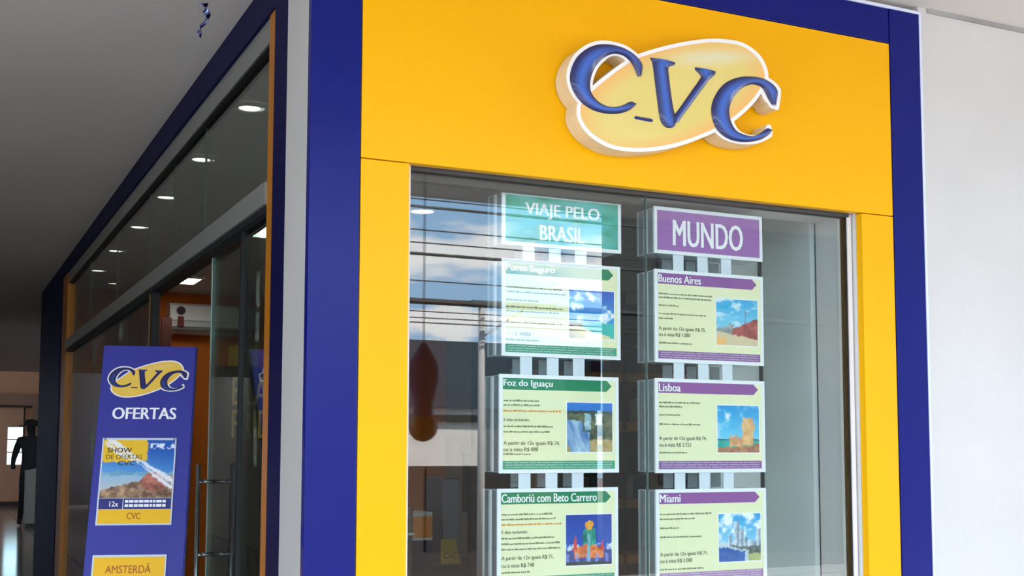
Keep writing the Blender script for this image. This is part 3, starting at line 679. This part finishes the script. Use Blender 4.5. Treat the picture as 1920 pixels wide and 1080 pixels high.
# ================================================================== SIDE SHOPFRONT (facing the corridor)
Y0, YO0, YO1 = 0.187, 0.489, 0.565
fbz = at(480, 69.6, 'x', SX).z; hbz = at(480, 112, 'x', SX).z
btz = at(505.5, 341, 'x', SX).z; bbz = at(500.6, 386, 'x', SX).z
YE0 = at(132, 560, 'x', SX).y; YE1 = YE0+0.42; YEND = BACKY+0.45
sf = thing('side_shopfront_frame', 'dark blue and orange frame of the glazed side shopfront along the corridor', 'frame')
box('blue_fascia', BLUE_SHADE, sf, SX-0.012, SX+0.05, Y0, YEND, fbz, CZ-0.001)
box('blue_jamb', BLUE_SHADE, sf, SX-0.012, SX+0.05, Y0, YO0, 0, fbz)
box('end_panel', BLUE_SHADE, sf, SX-0.012, SX+0.05, YE1, YEND, 0, fbz)
box('orange_post', ORANGE, sf, SX-0.006, SX+0.06, YO0, YO1, 0, fbz)
box('orange_post', ORANGE, sf, SX-0.006, SX+0.06, YE0+0.12, YE1, 0, fbz)
box('header_rail', BEAMM, sf, SX-0.002, SX+0.045, YO1, YE0+0.12, hbz, fbz)
box('rail_dark_strip', DARKM, sf, SX+0.002, SX+0.04, YO1, YE0+0.12, hbz-0.006, hbz)  # dark strip below the header rail
box('transom_beam', BEAMM, sf, SX-0.012, SX+0.06, YO1, YE0+0.12, bbz, btz)
box('door_track', DARKM, sf, SX-0.004, SX+0.05, YO1, YE0+0.12, bbz-0.016, bbz)
def sy(px, py=500): return at(px, py, 'x', SX).y
w2 = sroot('window_2')
js = [YO1]+[sy(p, 420) for p in (372, 316, 271, 214, 166)]+[YE0+0.12]
for a, b in zip(js[:-1], js[1:]):
    box('pane', GLASSS, w2, SX+0.016, SX+0.024, a+0.002, b-0.002, btz, hbz-0.006)
for a in js[1:-1]: box('glass_joint', BEAMM, w2, SX+0.0165, SX+0.0235, a-0.002, a+0.002, btz, hbz-0.006)
w3 = sroot('window_3')
yA, yB, yC = sy(440, 700), sy(376, 700), sy(284, 600)
for a, b in ((YO1, yA), (yC+0.02, sy(214, 700)), (sy(214, 700), sy(166, 700)), (sy(166, 700), YE0+0.12)):
    box('pane', GLASSS, w3, SX+0.016, SX+0.024, a+0.002, b-0.002, 0.02, bbz-0.016)
box('mullion', DARKM, w3, SX+0.01, SX+0.03, yA-0.012, yA+0.006, 0, bbz-0.016)
box('door_stop_post', DARKM, w3, SX+0.0, SX+0.03, yC, yC+0.03, 0, bbz-0.016)
box('brass_strip', mat('brass_strip', rgb(130, 100, 50), 0.4), w3, SX+0.0, SX+0.03, yC+0.05, yC+0.07, 0, bbz-0.016)
d1o = sroot('door_1')
box('glass_leaf', GLASSS, d1o, SX+0.030, SX+0.040, yA-0.1, yB, 0.02, bbz-0.018)
EDGEG = mat('glass_edge_pale', rgb(176, 196, 190), 0.2)
box('leaf_edge', EDGEG, d1o, SX+0.029, SX+0.041, yB, yB+0.012, 0.02, bbz-0.018)
CHROME = mat('chrome', rgb(170, 176, 176), 0.25, metal=0.9)
MB().cyl((SX-0.02, yB-0.10, 0.75), (SX-0.02, yB-0.10, at(378, 870, 'x', SX).z), 0.007).build('pull_handle', CHROME, d1o, smooth=True)
for zz in (at(376, 902, 'x', SX).z, at(366, 1034, 'x', SX).z): MB().cyl((SX-0.02, yB-0.10, zz), (SX+0.031, yB-0.10, zz), 0.006).build('handle_stud', CHROME, d1o, smooth=True)

# air conditioner on the orange wall
a, b = at(310, 628, 'y', BACKY), at(477, 580, 'y', BACKY)
acz, ach = a.z, b.z-a.z; acw = b.x-a.x
ac = thing('air_conditioner', 'white wall-mounted air conditioner on the orange rear wall', 'air conditioner', (a.x, BACKY, acz))
prof = [(0, 0.03), (-0.10, 0.0), (-0.17, 0.05), (-0.19, ach*0.45), (-0.18, ach*0.92), (-0.15, ach), (0, ach)]
mb = MB(); n = len(prof)
mb.add([(0, p[0], p[1]) for p in prof]+[(acw, p[0], p[1]) for p in prof], [tuple(range(n-1, -1, -1)), tuple(range(n, 2*n))]+[(i, (i+1) % n, (i+1) % n+n, i+n) for i in range(n)])
mb.build('body', WHITEP, ac)
box('air_flap', mat('flap_grey', rgb(120, 120, 116), 0.4), ac, 0.03, acw-0.03, -0.178, -0.13, 0.030, 0.055)
box('panel_line', mat('line_grey', rgb(200, 200, 196), 0.3), ac, 0.01, acw-0.01, -0.195, -0.185, ach*0.42, ach*0.45)
ST = mat('sticker_red', rgb(120, 16, 20), 0.5)
box('sticker', ST, ac, 0.055, 0.10, -0.197, -0.184, ach*0.22, ach*0.55)
MB().cyl((0.078, -0.197, ach*0.74), (0.078, -0.182, ach*0.74), 0.032, n=20).build('round_sticker', mat('sticker_dark', rgb(40, 12, 16), 0.5), ac)
# dark red curtain panel left of the doorway
cu = thing('brown_door_panel', 'dark reddish brown slatted panel left of the open shop doorway', 'panel', (0.62, 6.3, 0))
for k in range(6): box('slat', mat('brown_slat', rgb(84, 40, 26), 0.6, noise=0.2), cu, -0.24+k*0.075, -0.24+k*0.075+0.068, 0, 0.03, 0, 2.55)

# promotional board inside: yellow letters on black
pa, pb = at(430, 890, 'y', 1.75), at(520, 700, 'y', 1.75)
bf = thing('black_promotion_board', 'black promotion board with tall yellow letters behind the side glass', 'poster', (pa.x, 1.75, 0))
bw = 0.40
box('board', mat('board_black', rgb(14, 12, 10), 0.5), bf, -0.05, bw, 0, 0.02, 0.6, pb.z+0.02)
YI = mat('ink_dull_yellow', rgb(236, 190, 70), 0.6)
zz = pb.z
sc_ = (pb.z-pa.z)/190
text('lettering', 'BLACK', 0.005, zz-62*sc_, 0.225, 54*sc_, -0.001, YI, bf, bold=0.02)
text('lettering', 'FRIDAY', 0.005, zz-122*sc_, 0.225, 52*sc_, -0.001, YI, bf, bold=0.02)
text('lettering', 'DE VIAGENS', 0.005, zz-152*sc_, 0.225, 22*sc_, -0.001, mat('ink_brown', rgb(150, 70, 30), 0.6), bf, bold=0.01)
yb = thing('yellow_display_box', 'yellow display box standing on the black promotion board', 'box', (at(440, 700, 'y', 1.77).x, 1.77, pb.z+0.0205))
by = at(478, 648, 'y', 1.77).z-pb.z-0.0205; bwd = at(482, 700, 'y', 1.77).x-at(440, 700, 'y', 1.77).x
box('body', mat('display_yellow', rgb(190, 150, 40), 0.5), yb, 0, bwd, -0.01, 0.10, 0, by)
box('front_label', mat('display_label', rgb(214, 176, 70), 0.5), yb, bwd*0.55, bwd*0.95, -0.012, -0.0105, by*0.1, by*0.95)
# leaflets and boxes on a low glass rack behind the side glass
rk = thing('glass_display_rack', 'low chrome and glass display rack behind the near side glass', 'rack', (0.40, 1.35, 0))
for xx in (0, 0.34):
    for yy in (0, 0.22): MB().cyl((xx, yy, 0), (xx, yy, 1.45), 0.008, n=10).build('upright', CHROME, rk, smooth=True)
for z in (0.5, 0.95, 1.36): box('glass_shelf', EDGEG, rk, -0.01, 0.35, -0.01, 0.23, z, z+0.008)

# ================================================================== OFFERS BOARD (leaning totem)
th = math.radians(20); ph = math.radians(16)
tr = at(368, 650, 'x', 0.0)                       # top right corner just clear of the shopfront
d_tr = (tr-CAM).dot(FW)
wd = (368-203)/F*d_tr*1.005
rightv = Vector((math.cos(ph), -math.sin(ph), 0)); lean = Vector((math.sin(ph), math.cos(ph), 0))
upv = (Vector((0, 0, 1))*math.cos(th)+lean*math.sin(th)); nrm = upv.cross(rightv)   # points away from the viewer
HT = tr.z/math.cos(th)
tb = thing('offers_board', 'tall dark blue board lettered Ofertas leaning in the corridor before the side shopfront', 'sign')
org = tr-rightv*wd-upv*HT
Mx = Matrix((rightv, nrm, upv)).transposed().to_4x4(); Mx.translation = org
tb.matrix_world = Mx
TOT = mat('board_blue', rgb(52, 56, 150), 0.35, noise=0.05, scale=3)
box('panel', TOT, tb, 0, wd, 0, 0.018, 0.01, HT, 0.002)
box('edge_strip', mat('board_edge', rgb(30, 34, 96), 0.4), tb, wd, wd+0.003, 0.001, 0.017, 0.01, HT-0.001)
s = wd/165
def TT(px, py):                                    # photo px -> board x, z (row-wise along the leaning edges)
    t = (py-649); xl = 203-0.0926*t; xr = 368-0.0535*t
    d = FW + RT*((px-960)/F) - UP*((py-PY)/F)
    k = ((org-CAM).dot(nrm))/d.dot(nrm); q = CAM+d*k-org
    return wd*(px-xl)/(xr-xl), q.dot(upv)
z_a = TT(285, 676)[1]; z_b = TT(285, 746)[1]
LL = [L2(p) for p in OVAL]+[L2((a[0], a[1])) for a in C1+C2]
lx0, lx1 = min(p[0] for p in LL), max(p[0] for p in LL); lz0, lz1 = min(p[1] for p in LL), max(p[1] for p in LL)
ta, tb2 = TT(211, 712)[0], TT(351, 712)[0]
def LT(p):
    q = L2(p); return (ta+(q[0]-lx0)/(lx1-lx0)*(tb2-ta), z_b+(q[1]-lz0)/(lz1-lz0)*(z_a-z_b))
lt = bpy.data.objects.new('printed_logo', None)
lt = solid(oval_poly(LT), LT, -0.0012, -0.0006).build('printed_logo', [LWHITE, LWHITE], tb)
strip_body(offset_pairs(C1, 34), LT, -0.0011, -0.0006).build('letter_outline', [LWHITE, LWHITE], lt)
strip_body(offset_pairs(C2, 34), LT, -0.0011, -0.0006).build('letter_outline', [LWHITE, LWHITE], lt)
def oval_flat(f, y):
    m = oval_face(f, y); k = 0
    m.c = [mixl(c, rgb(250, 196, 40), 0.65) for c in m.c]; return m
oval_flat(LT, -0.0014).build('oval', PRINT, lt)
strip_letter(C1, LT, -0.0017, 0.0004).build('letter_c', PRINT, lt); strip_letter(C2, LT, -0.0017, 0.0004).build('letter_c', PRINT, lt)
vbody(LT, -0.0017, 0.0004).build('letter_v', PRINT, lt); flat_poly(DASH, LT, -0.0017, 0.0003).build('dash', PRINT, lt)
xa, za = TT(217, 786); xb, zb_ = TT(332, 765)
text('lettering', 'OFERTAS', xa, za, xb-xa, zb_-za, -0.0012, WHITEI, tb, bold=0.035)
def p_ad(u, v):
    n = fbm(u*10, v*10, 31)
    if v > 0.62 and u < 0.62: c = (244, 196, 36)
    elif v > 0.45: c = lerp((90, 160, 220), (24, 90, 180), (v-0.5)*2+u*0.4)
    elif v > 0.38: c = lerp((150, 190, 210), (90, 150, 190), n)
    elif v < 0.12+0.34*min(1, u*1.25)*(0.6+0.6*fbm(u*6, 2, 9)): c = lerp((204, 168, 132), (96, 66, 48), fbm(u*16, v*16, 13)*1.6-0.3)
    else: c = lerp((214, 204, 190), (150, 190, 220), v*2.4)
    if math.hypot((u-0.75), (v-0.28)*1.2) < 0.2: c = lerp((90, 50, 40), (214, 130, 110), fbm(u*14, v*14, 5)*1.4-0.1)
    d = v-(1.02-0.78*u)
    if abs(d) < 0.07+0.03*math.sin(u*9) and u > 0.02 and abs(d+0.01) > 0.012: c = lerp(c, (244, 248, 252), 0.92)
    if u > 0.66 and 0.86 < v < 0.94 and n > 0.42: c = (230, 240, 250)
    return c
def pocket(label, px0, py0, px1, py1, title=None):
    x0, z1 = TT(px0, py0); _, z0 = TT(px0-13, py1); x1 = TT(px1, py0)[0]
    r = bpy.data.objects.new('leaflet_pocket', None)
    w_ = x1-x0; h_ = z1-z0
    r = MB().box(-0.004, w_+0.004, -0.004, -0.0005, -0.004, h_+0.006).build('leaflet_pocket', PLAQUE, tb, loc=(x0, 0, z0))
    r['label'] = label
    return r, w_, h_
r, w_, h_ = pocket('clear pocket with a holiday leaflet', 203, 826, 330, 983)
picture('leaflet', p_ad, 0, h_*0.30, w_, h_, -0.0046, r, 60)
NAVI = mat('ink_navy', rgb(44, 50, 120), 0.6); YEL = mat('ink_yellow', rgb(246, 190, 20), 0.6); DINK = mat('ink_dark', rgb(50, 40, 20), 0.6)
box('price_strip', NAVI, r, 0, w_, -0.0046, -0.004, h_*0.17, h_*0.295)
box('yellow_strip', YEL, r, 0, w_, -0.0046, -0.004, 0, h_*0.165)
text('lettering', 'SHOW', w_*0.06, h_*0.845, w_*0.34, h_*0.06, -0.0050, DINK, r, bold=0.02)
text('lettering', 'DE OFERTAS', w_*0.05, h_*0.765, w_*0.5, h_*0.055, -0.0050, DINK, r, bold=0.0)
text('lettering', 'CVC', w_*0.22, h_*0.69, w_*0.24, h_*0.055, -0.0050, DINK, r, bold=0.01)
text('lettering', 'CVC', w_*0.40, h_*0.05, w_*0.19, h_*0.075, -0.0050, mat('ink_rust', rgb(170, 90, 30), 0.6), r, bold=0.02)
text('lettering', '12x', w_*0.15, h_*0.20, w_*0.12, h_*0.06, -0.0050, WHITEI, r, bold=0.02)
box('divider', WHITEI, r, w_*0.33, w_*0.337, -0.0050, -0.0046, h_*0.17, h_*0.295)
for zz_ in (0.245, 0.195): 
    mb = MB(); rn = random.Random(3); x = w_*0.36
    while x < w_*0.93: ww = rn.uniform(0.006, 0.016); mb.box(x, min(x+ww, w_*0.95), -0.0050, -0.0046, h_*zz_, h_*(zz_+0.03)); x += ww+0.002
    mb.build('small_print', WHITEI, r)['kind'] = 'stuff'
MB().box(0, 0.004, -0.008, -0.004, h_, h_+0.006).build('pocket_clip', CHROME, r); MB().box(w_-0.004, w_, -0.008, -0.004, h_, h_+0.006).build('pocket_clip', CHROME, r)
r, w2_, h2_ = pocket('clear pocket with a yellow city leaflet', 184, 1046, 312, 1203)
box('leaflet', YEL, r, 0, w2_, -0.0046, -0.004, 0, h2_)
text('lettering', 'AMSTERDÃ', w2_*0.17, h2_*0.80, w2_*0.64, h2_*0.12, -0.0050, mat('ink_rust', rgb(170, 90, 30), 0.6), r, bold=0.006)
# rear strut of the board
MB().cyl((wd/2, 0.018, HT*0.62), (wd/2, 0.018+HT*0.30, HT*0.11), 0.012).build('rear_strut', BLACK, tb)

# small blue ornament hanging from the corridor ceiling
q = at(380, 0, 'z', CZ); hy = 0.40
ho = at(381, 30, 'y', hy)
hg = thing('hanging_foil_spiral', 'small shiny blue foil spiral hanging from the corridor ceiling', 'ornament', (ho.x, hy, CZ))
zt_, zb2 = at(379, 4, 'y', hy).z-CZ, at(381, 68, 'y', hy).z-CZ
vs = []; fs = []; N = 40
for k in range(N+1):
    t = k/N; a = t*math.pi*3.2; rw = 0.008*(1-0.75*t)+0.0025; z = zt_+(zb2-zt_)*t; cxx = 0.008*math.sin(t*5)
    vs += [(cxx+rw*math.cos(a), rw*math.sin(a), z), (cxx-rw*math.cos(a), -rw*math.sin(a), z-0.004)]
for k in range(N): a = k*2; fs.append((a, a+1, a+3, a+2))
o = MB().add(vs, fs).build('foil_ribbon', mat('blue_foil', rgb(110, 120, 170), 0.15, metal=0.9), hg, smooth=True)
sm = o.modifiers.new('thick', 'SOLIDIFY'); sm.thickness = 0.0012
MB().cyl((0, 0, 0), (0, 0, zt_), 0.0008, n=6).build('thread', mat('thread', rgb(150, 140, 150), 0.6), hg)

# ================================================================== FAR CORRIDOR: person and pedestal
bxp = at(60, 989, 'z', 0.0)
pz = at(60, 882, 'y', bxp.y).z; pw0 = at(48, 930, 'y', bxp.y).x; pw1 = at(73, 930, 'y', bxp.y).x
pe = thing('grey_pedestal', 'plain grey pedestal beside the person at the far end of the corridor', 'pedestal', ((pw0+pw1)/2, bxp.y, 0))
hw = (pw1-pw0)/2
PEDM = mat('pedestal_grey', rgb(120, 122, 112), 0.7)
box('body', PEDM, pe, -hw, hw, 0, 0.45, 0.08, pz-0.03); box('plinth', mat('plinth_dark', rgb(40, 38, 36), 0.7), pe, -hw+0.02, hw-0.02, 0.03, 0.42, 0, 0.08)
MB().add([(-hw-0.01, -0.01, pz-0.03), (hw+0.01, -0.01, pz-0.03), (hw+0.01, 0.46, pz-0.03), (-hw-0.01, 0.46, pz-0.03), (-hw-0.01, -0.01, pz-0.01), (hw+0.01, -0.01, pz+0.05), (hw+0.01, 0.46, pz+0.05), (-hw-0.01, 0.46, pz-0.01)],
         [(0, 3, 2, 1), (4, 5, 6, 7), (0, 1, 5, 4), (1, 2, 6, 5), (2, 3, 7, 6), (3, 0, 4, 7)]).build('sloped_top', PEDM, pe)
PYP = bxp.y+0.85
pc = at(57, 900, 'y', PYP)
DARKC = mat('dark_clothing', rgb(12, 12, 15), 0.8, noise=0.2)
SKIN = mat('skin', rgb(120, 84, 66), 0.6)
pers = thing('person', 'person in dark clothes and a cap standing behind the grey pedestal', 'person', (pc.x, PYP, 0))
PH = at(57, 787, 'y', PYP).z
k = PH/1.80
J = {'pel': (0, 0, 0.95), 'spi': (0, 0, 1.15), 'che': (0.0, 0.0, 1.38), 'nec': (0, -0.01, 1.52), 'hea': (-0.02, -0.03, 1.64), 'top': (-0.02, -0.02, 1.74),
     'ls': (-0.19, 0, 1.44), 'le': (-0.27, 0.04, 1.16), 'lw': (-0.30, -0.16, 1.02), 'rs': (0.19, 0, 1.44), 're': (0.26, 0.02, 1.16), 'rw': (0.14, -0.22, 1.12),
     'lh': (-0.10, 0, 0.90), 'lk': (-0.12, -0.05, 0.50), 'la': (-0.15, 0.0, 0.09), 'lt': (-0.17, -0.17, 0.05), 'rh': (0.10, 0, 0.90), 'rk': (0.11, -0.03, 0.50), 'ra': (0.12, 0.02, 0.09), 'rt': (0.13, -0.15, 0.05)}
Rr = {'pel': .15, 'spi': .145, 'che': .165, 'nec': .058, 'hea': .085, 'top': .07, 'ls': .075, 'le': .052, 'lw': .035, 'rs': .075, 're': .052, 'rw': .035, 'lh': .095, 'lk': .066, 'la': .045, 'lt': .038, 'rh': .095, 'rk': .066, 'ra': .045, 'rt': .038}
E_ = [('pel','spi'),('spi','che'),('che','nec'),('nec','hea'),('hea','top'),('che','ls'),('ls','le'),('le','lw'),('che','rs'),('rs','re'),('re','rw'),('pel','lh'),('lh','lk'),('lk','la'),('la','lt'),('pel','rh'),('rh','rk'),('rk','ra'),('ra','rt')]
for sgn, wname in ((-1, 'lw'), (1, 'rw')):         # five fingers on each hand
    wx, wy, wz = J[wname]; J[wname+'p'] = (wx+0.0, wy-0.07, wz-0.03); Rr[wname+'p'] = .034; E_.append((wname, wname+'p'))
    for f_, (ox, ln) in enumerate(((-0.030, .060), (-0.010, .075), (0.010, .072), (0.030, .055))):
        a_, b_ = '%s%da' % (wname, f_), '%s%db' % (wname, f_)
        J[a_] = (wx+ox, wy-0.07-ln*0.6, wz-0.04); J[b_] = (wx+ox, wy-0.07-ln, wz-0.065); Rr[a_] = .0095; Rr[b_] = .008; E_ += [(wname+'p', a_), (a_, b_)]
    J[wname+'t'] = (wx-sgn*0.05, wy-0.07, wz-0.03); Rr[wname+'t'] = .010; E_.append((wname, wname+'t'))
names = list(J); me = bpy.data.meshes.new('body')
me.from_pydata([tuple(c*k for c in J[n]) for n in names], [(names.index(a), names.index(b)) for a, b in E_], [])
bo = bpy.data.objects.new('body', me); C.objects.link(bo); bo.parent = pers
me.materials.append(DARKC)
skm = bo.modifiers.new('skin', 'SKIN'); skm.use_smooth_shade = True
for i, n in enumerate(names):
    me.skin_vertices[0].data[i].radius = (Rr[n]*k, Rr[n]*k*(0.72 if n in ('pel', 'spi', 'che') else 1)); me.skin_vertices[0].data[i].use_root = (n == 'pel')
ss = bo.modifiers.new('sub', 'SUBSURF'); ss.levels = 1; ss.render_levels = 2
hx, hy_, hz_ = [c*k for c in J['top']]
MB().lathe([(0.118*k, -0.02*k), (0.120*k, 0.03*k), (0.100*k, 0.075*k), (0.05*k, 0.095*k), (0.002, 0.10*k)], hx, hy_, 20).build('cap_crown', DARKC, pers, loc=(0, 0, hz_-0.03*k), smooth=True)
MB().prism_y([(0, 0)]*0 or [(hx-0.20*k, 0.0), (hx+0.02*k, 0.0), (hx+0.02*k, 0.02*k), (hx-0.20*k, 0.012*k)], -0.10*k, 0.08*k).build('cap_brim', DARKC, pers, loc=(0, hy_, hz_-0.05*k))

# ================================================================== THE STREET (seen mirrored in the front glass)
def bld(o, *a): return o
WALLW = mat('street_wall_white', rgb(222, 220, 214), 0.85, noise=0.08, scale=0.8)
TEAL = mat('slate_roof_teal', rgb(36, 58, 72), 0.5, noise=0.15, scale=0.8)
ob = thing('low_street_building', 'low white building with a deep slate blue eave across the street', 'building', (5, -17, -0.146))
rz1 = mir(776, 637, -16.85).z+0.15; rz0 = mir(850, 765, -16.85).z+0.15
xs = mir(905, 810, -17).x-5; zs = mir(850, 874, -17).z+0.15
DARKB = mat('street_wall_dark', rgb(72, 64, 58), 0.85, noise=0.35, scale=1.2)
box('white_wall', WALLW, ob, -14, xs, -3, 0, zs, rz0-0.002)
box('dark_base', DARKB, ob, -14, xs, -3, 0.02, 0, zs)
box('dark_wall', DARKB, ob, xs, 5.4, -3, 0.01, 0, rz0-0.002)
MB().box(-14.4, 5.40, -3.2, 0.15, rz0, rz1).build('eave', TEAL, ob)
zl = mir(850, 785, -17).z+0.15
box('dark_beam', DARKM, ob, -14, 4.7, 0.022, 0.1, zl-0.06, zl+0.06)
for k in range(5): box('door', mat('street_door', rgb(44, 42, 40), 0.6), ob, -12+k*3.5, -10+k*3.5, 0.022, 0.08, 0, zs-0.02)
SB = mat('street_block_grey', rgb(62, 64, 62), 0.85, noise=0.06, scale=0.4)
gb = thing('tall_street_building', 'tall plain dark grey building across the street beyond the low one', 'building', (10.0, -16.1, -0.15))
gb.rotation_euler[2] = math.radians(31)
MB().box(0, 8, -12, 0, 0, 13).build('wall', SB, gb)
for fl_ in range(4):
    for k in range(3): box('window', mat('street_window', rgb(50, 60, 66), 0.2), gb, 1.0+k*2.6, 2.3+k*2.6, -0.05, 0.03, 1.2+fl_*3.1, 2.7+fl_*3.1)
# utility pole with cross arm and cables
CONC = mat('concrete', rgb(188, 186, 182), 0.85, noise=0.1)
PX = mir(903, 600, -9.3)
up_ = thing('utility_pole', 'slim concrete utility post with a short arm at the far kerb', 'pole', (PX.x, -9.3, -0.15))
az = mir(940, 572, -9.3).z+0.15
MB().cyl((0, 0, 0), (0, 0, az+0.03), 0.045, 0.034).build('shaft', CONC, up_, smooth=True)
box('arm', mat('arm_grey', rgb(110, 112, 112), 0.7), up_, -0.12, 0.9, -0.04, 0.04, az-0.035, az+0.035)
MB().cyl((0.03, 0, az-0.34), (0.5, 0, az-0.04), 0.012).build('brace', CONC, up_)
CAB = mat('cable_black', rgb(24, 26, 30), 0.6)
GN = ['topmost', 'second', 'third', 'fourth', 'fifth', 'sixth thick', 'seventh', 'eighth, thickest', 'ninth', 'tenth', 'lowest']
for n_, (yy, r_) in enumerate(((366, .011), (376, .008), (390, .016), (433, .008), (457, .008), (478, .018), (528, .007), (566, .034), (585, .006), (597, .006), (606, .007))):
    a = mir(776, yy, -9.0-0.02*n_); zc_ = a.z
    mb = MB(); K = 12; pts = [Vector((-18+44*i/K, -8.9-0.02*n_, zc_+0.10*((i/K-0.55)**2))) for i in range(K+1)]
    for i in range(K): mb.cyl(pts[i], pts[i+1], r_, n=6, caps=False)
    tag(mb.build('overhead_cable', CAB), '%s overhead cable of the street line, mirrored in the window' % GN[n_], 'cable', 'overhead street cables')
struct(MB().box(-40, 60, -17.0, -12.4, -0.2, -0.146).build('added_dark_strip', mat('dark_strip_ground', rgb(52, 44, 38), 0.95, noise=0.3, scale=2, bump=0.3)))  # added dark ground strip, cuts the bright ground reflection in the window
